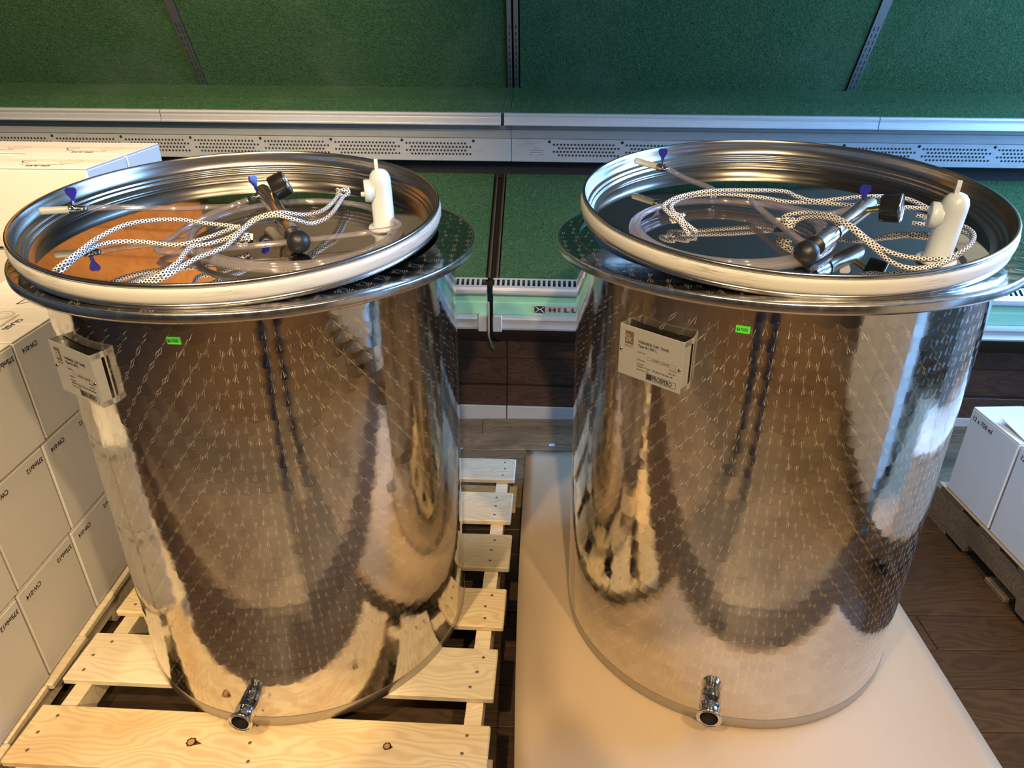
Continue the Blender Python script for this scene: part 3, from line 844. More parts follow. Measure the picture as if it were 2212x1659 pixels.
# ------------------------------------------------------------------ stainless tanks
TR = 0.395
TH = 0.9753
PZ = 0.13
def tank_axes(tx, ty):
    n = Vector((tx, ty, 1)).normalized(); u = Vector((1, 0, -tx)).normalized(); v = n.cross(u)
    return n, u, v
def rot_from(n, u, v):
    m_ = Matrix.Identity(3)
    for i in range(3): m_[i][0] = u[i]; m_[i][1] = v[i]; m_[i][2] = n[i]
    return m_.to_euler()
def tank(label, cx, cy, tilt, ftilt, plate, outlet, sticker, base_z):
    n, u, v = tank_axes(*tilt)
    r = empty('wine_tank', (cx, cy, base_z), rot_from(n, u, v)); tag(r, label, 'tank')
    uvf = lambda pr, a: (a*TR, pr[1])
    b = MB()
    zs = [0.030+(TH-0.030)*k/14 for k in range(15)]
    b.lathe([(TR, z) for z in zs], 160, uvf=uvf)
    b.build('tank_wall', M['swirl'], r)
    b = MB()
    b.lathe([(0.0, 0.004), (TR-0.004, 0.004), (TR-0.001, 0.0), (TR+0.0008, 0.003), (TR+0.0008, 0.029), (TR, 0.0305)], 160)
    b.build('base_band', M['steel_band'], r)
    # inner wall so that the opening is real
    b = MB(); b.lathe([(TR-0.0025, TH), (TR-0.0025, TH-0.35)], 96); b.build('inner_wall', M['steel_band'], r)
    # wide flange with a rounded, welded rim
    nf = Vector((ftilt[0], ftilt[1], 1)).normalized(); uf = Vector((1, 0, -ftilt[0])).normalized(); vf = nf.cross(uf)
    fr = empty('flange', (0, 0, TH), rot_from(nf, uf, vf), r)
    RF = 0.4382
    b = MB()
    uvp = lambda pr, a: (pr[0]*math.cos(a), pr[0]*math.sin(a))
    b.lathe([(0.362, 0.0015), (RF-0.006, 0.0015)], 160, uvf=uvp)
    b.lathe([(RF-0.006, -0.004), (0.362, -0.004)], 160, uvf=uvp)
    b.lathe([(0.362, -0.004), (0.362, 0.0015)], 160, uvf=uvp)
    b.build('flange_plate', M['swirl_flange'], fr)
    b = MB()
    rim = [(RF-0.0062, 0.0010), (RF-0.0035, 0.0030), (RF-0.0008, 0.0022), (RF, 0.0), (RF+0.0004, -0.010), (RF-0.0006, -0.0135), (RF-0.004, -0.0125), (RF-0.0045, -0.004)]
    b.lathe(rim, 160)
    b.build('flange_rim', M['steel_weld'], fr)
    # outlet: stub, weld ring, pipe, clamp ferrule, open bore
    az, oz = outlet
    az = math.radians(az)
    e = Vector((math.cos(az), math.sin(az), 0)); t = Vector((-math.sin(az), math.cos(az), 0))
    mt = frame(e*TR+Vector((0, 0, oz)), t, Vector((0, 0, 1)))
    if mt.to_3x3().col[2].dot(e) < 0:
        mt = frame(e*TR+Vector((0, 0, oz)), -t, Vector((0, 0, 1)))
    ou = empty('outlet', (0, 0, 0), (0, 0, 0), r); ou.matrix_local = mt
    b = MB(); b.lathe([(0.0215, -0.012), (0.0215, 0.015), (0.0226, 0.0165), (0.0226, 0.0190), (0.0209, 0.0210), (0.0203, 0.038)], 28)
    b.build('pipe', M['steel_bright'], ou)
    b = MB(); b.lathe([(0.0203, 0.036), (0.0220, 0.039), (0.0258, 0.0412), (0.0262, 0.0435), (0.0258, 0.0455), (0.0238, 0.0458), (0.0235, 0.0450), (0.0216, 0.0450), (0.0213, 0.0458), (0.0196, 0.0458), (0.0186, 0.0450)], 32)
    b.build('ferrule', M['steel_bright'], ou)
    b = MB(); b.lathe([(0.0186, 0.0450), (0.0184, 0.0), (0.0, -0.002)], 24); b.build('bore', M['bore'], ou)
    # name plate bracket
    paz, pz, w, h, off = plate
    paz = math.radians(paz)
    e = Vector((math.cos(paz), math.sin(paz), 0)); t = Vector((-math.sin(paz), math.cos(paz), 0))
    # local: x along t (to the right seen from outside), y up, z outward
    mt = frame(e*(TR+off)+Vector((0, 0, pz)), t, Vector((0, 0, 1)))
    br = empty('data_plate', (0, 0, 0), (0, 0, 0), r); br.matrix_local = mt
    def dep(x): return math.sqrt(max(0, TR*TR-x*x))-(TR+off)   # local z of tank wall at x
    b = MB()
    b.cbox(-w/2, w/2, -h/2, h/2, -0.0014, 0.0, 0.0005)
    b.build('face', M['plate'], br)
    for sg in (-1, 1):
        b = MB()
        x0 = sg*w/2
        zb = dep(w/2+0.004)
        # bent side with a long slot
        xs_in = x0-sg*0.0014
        for (ya, yb, za, zc) in ((-h/2, h/2, zb*0.70, -0.0005), (-h/2, h/2, zb-0.001, zb+0.002), (h/2-0.010, h/2, zb, -0.002), (-h/2, -h/2+0.010, zb, -0.002)):
            b.box(min(x0, xs_in), max(x0, xs_in), ya, yb, za, zc)
        b.build('side_wing', M['plate'], br)
        b = MB(); b.lathe([(0.0, 0.0022), (0.0026, 0.0016), (0.0034, 0.0)], 14, Matrix.Translation((sg*(w/2-0.005), -0.006+(-sg)*0.002+0.004, 0)))
        b.build('screw', M['steel_bright'], br)
        b = MB(); b.disc(0.0013, 0.0024, 8, Matrix.Translation((sg*(w/2-0.005), -0.006+(-sg)*0.002+0.004, 0))); b.build('screw_slot', M['ink'], br)
    # curved saddle that follows the wall
    b = MB()
    v_ = []; K = 10
    for k in range(K+1):
        x = -w/2+w*k/K
        v_ += [(x, -h/2+0.004, dep(x)+0.0012), (x, h/2-0.002, dep(x)+0.0012)]
    b.add(v_, [(2*k, 2*k+2, 2*k+3, 2*k+1) for k in range(K)], None, True); b.build('saddle', M['steel_dark'], br)
    X = Vector((1, 0, 0)); Y = Vector((0, 1, 0))
    b = MB(); b.box(-w/2+0.012, -w/2+0.030, h/2-0.034, h/2-0.010, 0.0, 0.0003)
    lg = b.build('logo_square', M['ink_brown'], br)
    put_text('logo_script', 'Sk', 0.020, M['plate'], br, (-w/2+0.0125, h/2-0.030, 0.0004), X, Vector((0, 1, 0)), 0.0, 'LEFT', 0.75)
    put_text('logo_text', 'GROUP', 0.0048, M['ink_brown'], br, (-w/2+0.012, h/2-0.0395, 0.0002), X, Y, 0.0, 'LEFT', 1.05)
    rows = [('VARIABLE CAP. TANK', 0.0068, 0.040, 0.026, 0.00008, M['ink']), ('Type SU 500 L', 0.0068, 0.040, 0.0335, 0.00008, M['ink']), ('Serial No.', 0.0045, 0.040, 0.0445, 0, M['ink_brown']),
            ('10/2008 / 12104708', 0.0046, 0.070, 0.0515, 0, M['ink_brown']), ('Industrial', 0.0045, 0.040, 0.0590, 0, M['ink_brown']), ('Material', 0.0045, 0.040, 0.0665, 0, M['ink_brown']), ('Volume  7.13 gal + 3.29 gal per inch tank wall', 0.0042, 0.040, 0.0715, 0, M['ink']),
            ('Distributor ID:', 0.0045, 0.040, 0.0775, 0, M['ink_brown']), ('130 GAL.', 0.0046, w-0.026, 0.0590, 0, M['ink_brown']), ('AISI 304', 0.0046, w-0.026, 0.0655, 0, M['ink_brown'])]
    for (tx_, sz, xo, yo, bo, mt_) in rows:
        put_text('print', tx_, sz, mt_, br, (-w/2+xo, h/2-yo, 0.0002), X, Y, bo, 'LEFT', 0.95)
    b = MB()
    bx0, bx1, by0, by1 = -w/2+0.061, w/2-0.009, h/2-0.0900, h/2-0.0785
    for (p0, p1, q0, q1) in ((bx0, bx1, by0, by0+0.0005), (bx0, bx1, by1-0.0005, by1), (bx0, bx0+0.0005, by0, by1), (bx1-0.0005, bx1, by0, by1)):
        b.box(p0, p1, q0, q1, 0, 0.0003)
    b.box(bx0+0.001, bx0+0.0115, by0+0.001, by1-0.001, 0, 0.0003)
    b.build('brand_box', M['ink'], br)
    put_text('brand_lettering', 'PROSPERO', 0.0118, M['ink'], br, (bx0+0.0125, by0+0.0018, 0.0002), X, Y, 0.0002, 'LEFT', (bx1-bx0-0.014)/0.0655)
    b = MB()
    for (p0, p1, q0, q1) in ((w/2-0.07, w/2-0.012, h/2-0.0476, h/2-0.0472), (w/2-0.07, w/2-0.012, h/2-0.0528, h/2-0.0524), (w/2-0.07, w/2-0.0697, h/2-0.0528, h/2-0.0472), (w/2-0.0123, w/2-0.012, h/2-0.0528, h/2-0.0472)):
        b.box(p0, p1, q0, q1, 0, 0.0002)
    b.build('serial_box', M['ink_brown'], br)
    # green price sticker wrapped on the wall
    saz, sz_ = sticker
    saz = math.radians(saz)
    b = MB()
    v_ = []; K = 4; SW, SH = 0.0225, 0.0125
    for k in range(K+1):
        x = -SW/2+SW*k/K; a = saz+x/TR
        for zz in (-SH/2, SH/2): v_.append(((TR+0.0006)*math.cos(a), (TR+0.0006)*math.sin(a), sz_+zz))
    b.add(v_, [(2*k, 2*k+2, 2*k+3, 2*k+1) for k in range(K)], None, True)
    st = b.build('price_sticker', M['sticker'], r); st['label'] = 'bright green price sticker'
    e = Vector((math.cos(saz), math.sin(saz), 0)); t = Vector((-math.sin(saz), math.cos(saz), 0))
    put_text('price', '$67500', 0.0078, M['ink'], st, e*(TR+0.0009)+t*(-0.0102)+Vector((0, 0, sz_-0.0028)), t, Vector((0, 0, 1)), 0.0, 'LEFT', 0.74)
    return r
tank('left swirled stainless tank standing on the pine pallet', -0.527, 1.4174, (0.016, -0.0022), (0.005, 0.0034), (-122.54, 0.8356, 0.124, 0.0963, 0.020), (-96.0, 0.068), (-93.13, 0.9175), PZ+0.001)
tank('right swirled stainless tank standing on the cardboard sheet', 0.5413, 1.3992, (-0.0089, 0.0019), (-0.0118, 0.0246), (-134.62, 0.8438, 0.1304, 0.0960, 0.0254), (-108.0, 0.068), (-114.2, 0.9207), PZ+0.001)

# ------------------------------------------------------------------ floating lids
LR = 0.39
class LidFrame:
    def __init__(s, c, tx, ty):
        s.c = Vector(c); s.n, s.u, s.v = tank_axes(tx, ty)
    def pix(s, x, y, h):
        """world point seen at a photo position at height h above the pan floor"""
        d = ray(x, y); o = s.c+s.n*(-FLOOR_D+h)
        t = (o-CAM).dot(s.n)/d.dot(s.n)
        return CAM+d*t
    def loc(s, x, y, h): return s.c+s.u*x+s.v*y+s.n*(-FLOOR_D+h)
FLOOR_D = 0.050
LF_L = LidFrame((-0.5300, 1.3810, 1.0545+PZ), 0.0233, -0.0869)
LF_R = LidFrame((0.5300, 1.3750, 1.0676+PZ), -0.0164, -0.1021)
def lid(label, LF, eye):
    r = empty('tank_lid', LF.c, rot_from(LF.n, LF.u, LF.v)); tag(r, label, 'lid')
    R = LR
    b = MB()
    inner = [(R-0.006, -0.001), (R-0.0078, -0.004), (R-0.0082, -0.012), (R-0.0090, -0.0295), (R-0.0120, -0.0320), (R-0.0155, -0.0335), (R-0.0165, -0.0355), (R-0.0158, -0.0375), (R-0.0175, -0.0395), (R-0.0205, -0.0405), (R-0.0212, -0.0425), (R-0.0205, -0.0445), (R-0.0225, -0.0470), (R-0.0270, -0.0490), (R-0.0330, -FLOOR_D)]
    b.lathe(inner, 128)
    b.build('pan_wall', M['steel_pan'], r)
    b = MB(); b.lathe([(R-0.033, -FLOOR_D), (0.22, -FLOOR_D-0.0004), (0.08, -FLOOR_D-0.0006), (0.0001, -FLOOR_D-0.0006)], 96)
    b.build('pan_floor', M['steel_mirror'], r)
    b = MB(); b.lathe([(R-0.006, -0.002), (R-0.0035, 0.0), (R-0.001, -0.0008), (R, -0.003), (R-0.0005, -0.007), (R-0.0035, -0.009)], 128)
    b.build('rim_bead', M['steel_rim'], r)
    b = MB(); b.lathe([(R-0.0035, -0.008), (R+0.0003, -0.0105), (R+0.0020, -0.0145), (R+0.0026, -0.0195), (R+0.0022, -0.026), (R+0.0004, -0.0315), (R-0.0035, -0.0335)], 128)
    b.build('gasket', M['gasket'], r)['label'] = 'worn white rubber seal round the lid'
    b = MB(); b.lathe([(R-0.0035, -0.0335), (R-0.0012, -0.0350), (R+0.0002, -0.0380), (R-0.0012, -0.0415), (R-0.006, -0.0445), (R-0.014, -0.0465), (R-0.030, -0.0520), (0.0001, -FLOOR_D-0.003)], 128)
    b.build('lower_bead', M['steel_rim'], r)
    # little bent lifting tab in the middle with a hole plate
    b = MB(); b.prism([(-0.014, -FLOOR_D), (-0.014, -FLOOR_D+0.002), (0.006, -FLOOR_D+0.004), (0.013, -FLOOR_D+0.014), (0.0148, -FLOOR_D+0.013), (0.0075, -FLOOR_D+0.002), (0.004, -FLOOR_D)], eye[0]-0.011, eye[0]+0.011, Matrix.Translation((0, eye[1], 0)))
    b.build('lifting_tab', M['steel_dark'], r)
    return r
lid('steel floating lid with white seal, lying on the left tank', LF_L, (0.035, -0.09))
lid('steel floating lid with white seal, lying on the right tank', LF_R, (-0.015, -0.06))

# ------------------------------------------------------------------ things lying in the lids
def rope(label, strands, knots, group=None):
    o = strands[0][0]
    r = empty('rope', o); tag(r, label, 'rope')
    inv = Matrix.Translation(-Vector(o))
    for pts in strands:
        b = MB(); b.tube(smooth_path([inv @ Vector(p) for p in pts], 8), 0.0040, 10, True, True)
        b.build('strand', M['rope'], r)
    for (c, s_, seed) in knots:
        rnd = random.Random(seed)
        c = inv @ Vector(c)
        pts = []
        for k in range(13):
            a = k*2*PI/5.2
            pts.append(c+Vector((math.cos(a)*s_*(0.75+0.3*rnd.random()), math.sin(a)*s_*(0.6+0.3*rnd.random()), s_*0.55*math.sin(a*1.55+seed))))
        b = MB(); b.tube(smooth_path(pts, 6), 0.0039, 8, True, True)
        b.build('knot', M['rope'], r)
    return r
def cyl_between(b, p0, p1, prof, n=24):
    """lathe profile (r, s) along the axis p0->p1, s in metres"""
    z = (Vector(p1)-Vector(p0)).normalized(); x = z.orthogonal().normalized(); y = z.cross(x)
    m_ = Matrix.Identity(4)
    for i in range(3): m_[i][0] = x[i]; m_[i][1] = y[i]; m_[i][2] = z[i]; m_[i][3] = p0[i]
    b.lathe(prof, n, m_)
def lever(b, base, up, side, L=0.028, wtop=0.016):
    """flat butterfly lever: narrow neck widening to a rounded paddle"""
    up = Vector(up).normalized(); side = Vector(side); side = (side-up*side.dot(up)).normalized(); nn = up.cross(side)
    outl = [(-0.003, 0.0), (-0.0032, 0.30*L), (-0.55*wtop, 0.62*L), (-0.62*wtop, 0.85*L), (-0.42*wtop, 1.0*L), (0.42*wtop, 1.0*L), (0.62*wtop, 0.85*L), (0.55*wtop, 0.62*L), (0.0032, 0.30*L), (0.003, 0.0)]
    n = len(outl); v = []
    for d in (-0.0022, 0.0022):
        for (a, c) in outl: v.append(Vector(base)+side*a+up*c+nn*d)
    b.add(v, [tuple(range(n)), tuple(range(2*n-1, n-1, -1))]+[(i, n+i, n+(i+1) % n, (i+1) % n) for i in range(n)])
def hose_set(label, LF, nozzle_px, valve_px, run, coil_c, coil_r, turns, start_ang, lever_up, lever_side, ends):
    P0 = LF.pix(*nozzle_px); P1 = LF.pix(*valve_px)
    r = empty('clear_hose', P0); tag(r, label, 'hose')
    inv = Matrix.Translation(-P0)
    I = lambda p: inv @ Vector(p)
    d = (P1-P0).normalized()
    # nozzle tube, metal valve body, lever
    b = MB(); cyl_between(b, I(P0), I(P1), [(0.0, 0.0), (0.0052, 0.0), (0.0068, 0.001), (0.0074, 0.004), (0.0070, 0.006), (0.0066, (P1-P0).length-0.004)], 16)
    b.build('nozzle', M['nozzle'], r)
    b = MB(); cyl_between(b, I(P1-d*0.008), I(P1+d*0.03), [(0.0, 0.0), (0.0078, 0.0), (0.0082, 0.003), (0.0072, 0.004), (0.0088, 0.006), (0.0088, 0.015), (0.0070, 0.017), (0.0062, 0.024), (0.0052, 0.030), (0.0, 0.030)], 16)
    vb = b.build('valve_body', M['steel_bright'], r)
    b = MB(); b.tube([I(P1+d*0.003), I(P1+d*0.003)+Vector(lever_up).normalized()*0.016], 0.0030, 8); b.build('valve_stem', M['steel_bright'], vb).location = (0, 0, 0)
    b = MB(); lever(b, I(P1+d*0.003)+Vector(lever_up).normalized()*0.012, lever_up, lever_side)
    b.build('lever', M['blue'], vb)['label'] = 'blue plastic lever'
    # straight run then coil
    pts = [P1+d*0.024]+[LF.pix(*q) for q in run]
    K = 14
    for k in range(int(turns*K)+1):
        a = start_ang-2*PI*k/K
        rr = coil_r*(1+0.018*math.sin(k*0.37+1))-0.0075*(k/K)
        h = 0.0062+0.0035*(k/K)+0.003*math.sin(k*0.45)**2
        pts.append(LF.loc(coil_c[0]+rr*math.cos(a), coil_c[1]+rr*math.sin(a)*0.93, h))
    pts += [LF.pix(*q) for q in ends]
    b = MB(); b.tube(smooth_path([I(p) for p in pts], 6), 0.0056, 10)
    b.build('tubing', M['hose'], r)
    return r
def pump(label, LF, back_px, front_px, barb_px, gauge_px, gdir, lever_up, lever_side, strap_t=0.62):
    A_ = LF.pix(*back_px); B_ = LF.pix(*front_px)
    r = empty('hand_pump', A_); tag(r, label, 'pump')
    inv = Matrix.Translation(-A_); I = lambda p: inv @ Vector(p)
    d = (B_-A_).normalized(); L = (B_-A_).length
    R_ = 0.0155
    b = MB(); cyl_between(b, I(A_), I(B_), [(0.0, -0.002), (0.0115, -0.002), (0.0140, 0.0), (0.0140, 0.004), (R_, 0.0055), (R_, L*0.72), (R_-0.0006, L*0.74), (R_, L*0.76), (R_, L-0.031)], 28)
    b.build('barrel', M['steel_dark2'], r)
    b = MB(); cyl_between(b, I(A_), I(B_), [(R_+0.0004, L-0.034), (R_+0.0012, L-0.033), (R_+0.0008, L-0.030), (0.0138, L-0.0295), (0.0134, L-0.0215), (0.010, L-0.0205), (0.0, L-0.0205)], 28)
    b.build('end_plug', M['black'], r)
    b = MB(); b.tube([I(B_-d*0.024), I(B_)], 0.004, 10); b.build('plunger_rod', M['black'], r)
    b = MB()
    n1, n2 = 20, 12
    prof = [(max(0.0001, 0.021*math.sin(PI*k/n2)), -0.021*math.cos(PI*k/n2)) for k in range(n2+1)]
    cyl_between(b, I(B_), I(B_+d), prof, n1); b.build('knob', M['black'], r)
    # strap ring
    S_ = A_+d*(L*strap_t)
    b = MB(); cyl_between(b, I(S_-d*0.0015), I(S_+d), [(R_+0.0004, 0), (R_+0.0022, 0.0004), (R_+0.0022, 0.0026), (R_+0.0004, 0.003)], 24); b.build('wire_ring', M['steel_bright'], r)
    # gauge
    G = LF.pix(*gauge_px); gd = Vector(gdir).normalized()
    ga = empty('gauge', I(G), (0, 0, 0), r)
    gx = gd.orthogonal().normalized(); gy = gd.cross(gx)
    gm = Matrix.Identity(4)
    for i in range(3): gm[i][0] = gx[i]; gm[i][1] = gy[i]; gm[i][2] = gd[i]; gm[i][3] = I(G)[i]
    ga.matrix_local = gm
    b = MB(); b.lathe([(0.0, -0.016), (0.022, -0.016), (0.0238, -0.013), (0.0245, 0.012), (0.0248, 0.0135)], 36); b.build('gauge_case', M['black_gloss'], ga)
    b = MB(); b.lathe([(0.0248, 0.0135), (0.0254, 0.0150), (0.0250, 0.0170), (0.0232, 0.0175), (0.0222, 0.0160)], 36); b.build('bezel', M['steel_bright'], ga)
    b = MB(); b.disc(0.0224, 0.0125, 36)
    b.build('dial', M['dial'], ga)
    b = MB()
    for k in range(25):
        a = -PI*1.25+k*PI*1.5/24
        l0 = 0.0165 if k % 4 == 0 else 0.0185
        c_, s_ = math.cos(a), math.sin(a)
        b.add([(c_*l0-s_*0.0004, s_*l0+c_*0.0004, 0.0128), (c_*l0+s_*0.0004, s_*l0-c_*0.0004, 0.0128), (c_*0.0205+s_*0.0004, s_*0.0205-c_*0.0004, 0.0128), (c_*0.0205-s_*0.0004, s_*0.0205+c_*0.0004, 0.0128)], [(0, 1, 2, 3)])
    b.add([(-0.001, -0.004, 0.0132), (0.001, -0.004, 0.0132), (0.0002, 0.017, 0.0132), (-0.0002, 0.017, 0.0132)], [(0, 1, 2, 3)])
    b.build('dial_marks', M['ink'], ga)
    b = MB(); b.lathe([(0.0222, 0.0158), (0.012, 0.0165), (0.0001, 0.0167)], 24); b.build('gauge_glass', M['glass'], ga)
    # brass stem from the gauge to the barrel
    tt = max(0.004, min(L-0.04, (G-A_).dot(d))); Q = A_+d*tt
    b = MB(); b.tube([I(Q), I(G-gd*0.012)], 0.0055, 8); b.build('gauge_stem', M['brass'], r)
    # hose barb with blue lever
    H_ = LF.pix(*barb_px)
    Q = A_+d*0.012
    hd = (H_-Q).normalized()
    b = MB(); cyl_between(b, I(Q), I(H_), [(0.006, 0.008), (0.0078, 0.014), (0.0078, 0.020), (0.0062, 0.021), (0.0070, 0.026), (0.0055, 0.027), (0.0066, 0.034), (0.0048, 0.036), (0.0, 0.036)], 14)
    vb = b.build('hose_barb', M['steel_bright'], r)
    base = Q+hd*0.017
    lu = Vector(lever_up).normalized()
    b = MB(); b.tube([I(base), I(base)+lu*0.016], 0.003, 8); b.build('valve_stem', M['steel_bright'], vb)
    b = MB(); lever(b, I(base)+lu*0.011, lu, lever_side); b.build('lever', M['blue'], vb)['label'] = 'blue plastic lever'
    return r
M['steel_dark2'] = metal_mat('pump_barrel_steel', (0.70, 0.66, 0.60), 0.26, (1, 1, 1), 0.06)
def valve(label, LF, base_px, port_dir, tilt):
    O = LF.pix(*base_px); k_ = 0.89
    n = (LF.n+LF.u*tilt[0]+LF.v*tilt[1]).normalized()
    x = Vector(port_dir); x = (x-n*x.dot(n)).normalized()
    m_ = frame(O, x, n.cross(x))
    r = empty('breather_valve', O, m_.to_euler()); r.scale = (k_, k_, k_); tag(r, label, 'valve')
    b = MB(); b.lathe([(0.0, -0.003), (0.034, -0.003), (0.0355, 0.0), (0.034, 0.003), (0.026, 0.004)], 36); b.build('base_collar', M['white_pl'], r)
    b = MB(); b.lathe([(0.0255, 0.002), (0.0255, 0.010), (0.0235, 0.013), (0.0232, 0.10)], 36); b.build('body', M['white_pl'], r)
    b = MB(); b.lathe([(0.0232, 0.10), (0.0226, 0.109), (0.0195, 0.118), (0.0140, 0.1245), (0.007, 0.1275), (0.0001, 0.128)], 36); b.build('dome', M['white_pl'], r)
    b = MB()
    # upright fin on the dome
    pl = [(-0.006, 0.106), (0.006, 0.106), (0.0045, 0.138), (0.002, 0.149), (-0.002, 0.149), (-0.0045, 0.138)]
    v_ = [(0.010, a, c) for a, c in pl]+[(0.016, a, c) for a, c in pl]
    v_ = [(0.001, a*1.2, c) for a, c in pl]+[(0.0085, a*1.2, c) for a, c in pl]
    n_ = len(pl)
    b.add(v_, [tuple(range(n_-1, -1, -1)), tuple(range(n_, 2*n_))]+[(i, (i+1) % n_, n_+(i+1) % n_, n_+i) for i in range(n_)])
    b.build('fin', M['white_pl'], r)
    # side port
    pm = frame((0.014, 0, 0.083), (0, 1, 0), (0, 0, 1))
    b = MB(); b.lathe([(0.0215, 0.0), (0.0215, 0.006), (0.0238, 0.0065), (0.0238, 0.0195), (0.0225, 0.0215), (0.0, 0.0215)], 28, pm); b.build('side_port', M['white_pl'], r)
    b = MB(); b.lathe([(0.0055, 0.020), (0.0055, 0.028), (0.004, 0.0295), (0.0, 0.0295)], 16, frame((0.014, 0, 0.076), (0, 1, 0), (0, 0, 1))); b.build('port_nib', M['white_pl'], r)
    return r
L_, R_f = LF_L, LF_R
P = L_.pix
# left lid
hose_set('clear vinyl hose with blue-levered nozzle, coiled in the left lid', L_, (86, 456, 0.043), (160, 452, 0.043), [(250, 448, 0.040), (380, 450, 0.032), (500, 446, 0.022)], (0.118, -0.055), 0.203, 3.4, 2.2,
         (0, 0, 1), (1, 0.2, 0.1), [(372, 545, 0.012), (385, 505, 0.016), (440, 470, 0.024), (500, 445, 0.034), (536, 432, 0.042)])
pump('steel hand pump with black knob and gauge, in the left lid', L_, (568, 412, 0.045), (645, 522, 0.022), (530, 436, 0.042), (604, 401, 0.066), (0.80, 0.24, 0.36), (-0.25, 0.1, 1), (0.4, 0.9, 0.1))
rope('black-flecked white rope looped across the left lid', [
    [P(112, 592, 0.012), P(125, 578, 0.030), P(160, 552, 0.043), P(210, 515, 0.048), P(270, 486, 0.050), P(330, 476, 0.046), P(390, 475, 0.040), P(440, 482, 0.034), P(505, 489, 0.030), P(522, 497, 0.026)],
    [P(124, 596, 0.012), P(138, 580, 0.026), P(180, 545, 0.036), P(230, 525, 0.034), P(300, 522, 0.028), P(380, 529, 0.022), P(440, 516, 0.024), P(490, 498, 0.027), P(518, 488, 0.030)],
    [P(300, 612, 0.010), P(325, 603, 0.018), P(352, 590, 0.026), P(385, 565, 0.030), P(400, 545, 0.030), P(415, 532, 0.028), P(450, 527, 0.028), P(490, 515, 0.028), P(520, 498, 0.036), P(545, 476, 0.044), P(575, 464, 0.054), P(610, 459, 0.056), P(650, 464, 0.042), P(680, 461, 0.034), P(700, 453, 0.030), P(716, 440, 0.030), P(733, 420, 0.026)],
    [P(318, 614, 0.010), P(345, 604, 0.016), P(372, 590, 0.022), P(420, 560, 0.026), P(480, 536, 0.026), P(505, 515, 0.032), P(530, 491, 0.038), P(560, 472, 0.048), P(600, 466, 0.054), P(640, 475, 0.046), P(670, 483, 0.030), P(700, 474, 0.026), P(720, 457, 0.028), P(742, 424, 0.026)],
    [P(520, 502, 0.026), P(524, 518, 0.016), P(532, 526, 0.010), P(520, 530, 0.010), P(512, 522, 0.014), P(524, 508, 0.024)]],
    [(P(740, 415, 0.026), 0.013, 3), (P(527, 512, 0.022), 0.009, 8)])
valve('milky white breather valve standing in the left lid', L_, (831, 490, 0.004), (-0.97, -0.22, 0), (-0.02, 0.0))
# right lid
P = R_f.pix
hose_set('clear vinyl hose with blue-levered nozzle, coiled in the right lid', R_f, (1373, 347, 0.040), (1428, 362, 0.040), [(1480, 385, 0.036), (1540, 410, 0.028)], (-0.130, -0.095), 0.185, 3.4, 1.45,
         (0, 0.1, 1), (1, -0.3, 0.1), [(1620, 430, 0.022), (1700, 448, 0.026), (1780, 462, 0.034), (1838, 452, 0.042)])
pump('steel hand pump with black knob and gauge, in the right lid', R_f, (1878, 440, 0.046), (1742, 546, 0.024), (1838, 452, 0.050), (1925, 450, 0.060), (0.80, -0.56, 0.12), (0.05, 0.1, 1), (0.95, -0.2, 0))
rope('black-flecked white rope looped across the right lid', [
    [P(1462, 472, 0.022), P(1447, 462, 0.026), P(1434, 448, 0.030), P(1440, 438, 0.034), P(1470, 424, 0.040), P(1530, 413, 0.044), P(1600, 411, 0.044), P(1690, 413, 0.040), P(1720, 424, 0.036), P(1760, 434, 0.032), P(1830, 428, 0.040), P(1890, 424, 0.044), P(1950, 428, 0.036), P(1985, 440, 0.030), P(2015, 456, 0.024)],
    [P(1470, 474, 0.018), P(1458, 462, 0.022), P(1450, 448, 0.026), P(1458, 436, 0.030), P(1490, 424, 0.036), P(1560, 419, 0.036), P(1640, 426, 0.030), P(1700, 436, 0.026), P(1760, 438, 0.028), P(1850, 444, 0.034), P(1940, 447, 0.030), P(2000, 452, 0.024), P(2020, 462, 0.020)],
    [P(1466, 476, 0.018), P(1478, 492, 0.012), P(1488, 506, 0.006)],
    [P(1470, 474, 0.018), P(1488, 488, 0.012), P(1505, 501, 0.006)],
    [P(1690, 482, 0.012), P(1692, 470, 0.024), P(1706, 463, 0.032), P(1745, 460, 0.040), P(1800, 468, 0.052), P(1840, 489, 0.050), P(1872, 515, 0.034), P(1910, 540, 0.022), P(1960, 555, 0.014), P(2020, 560, 0.012), P(2060, 552, 0.016), P(2092, 533, 0.022), P(2104, 512, 0.026), P(2094, 496, 0.026), P(2066, 484, 0.022), P(2030, 474, 0.018), P(1980, 466, 0.016)],
    [P(1700, 492, 0.010), P(1712, 482, 0.020), P(1740, 470, 0.034), P(1790, 473, 0.048), P(1828, 486, 0.050), P(1860, 512, 0.036), P(1895, 542, 0.020), P(1925, 566, 0.012), P(1965, 579, 0.009), P(2010, 576, 0.009), P(2050, 562, 0.012), P(2088, 538, 0.016), P(2100, 518, 0.020), P(2088, 504, 0.020), P(2060, 496, 0.014), P(2020, 488, 0.012), P(1970, 482, 0.012)],
    [P(1690, 482, 0.014), P(1698, 490, 0.012), P(1712, 488, 0.014), P(1714, 476, 0.020), P(1702, 468, 0.022)]],
    [(P(1462, 471, 0.018), 0.012, 5), (P(1703, 479, 0.020), 0.009, 11)])
valve('milky white breather valve standing in the right lid', R_f, (2022, 560, 0.004), (-0.92, 0.38, 0), (0.02, 0.0))

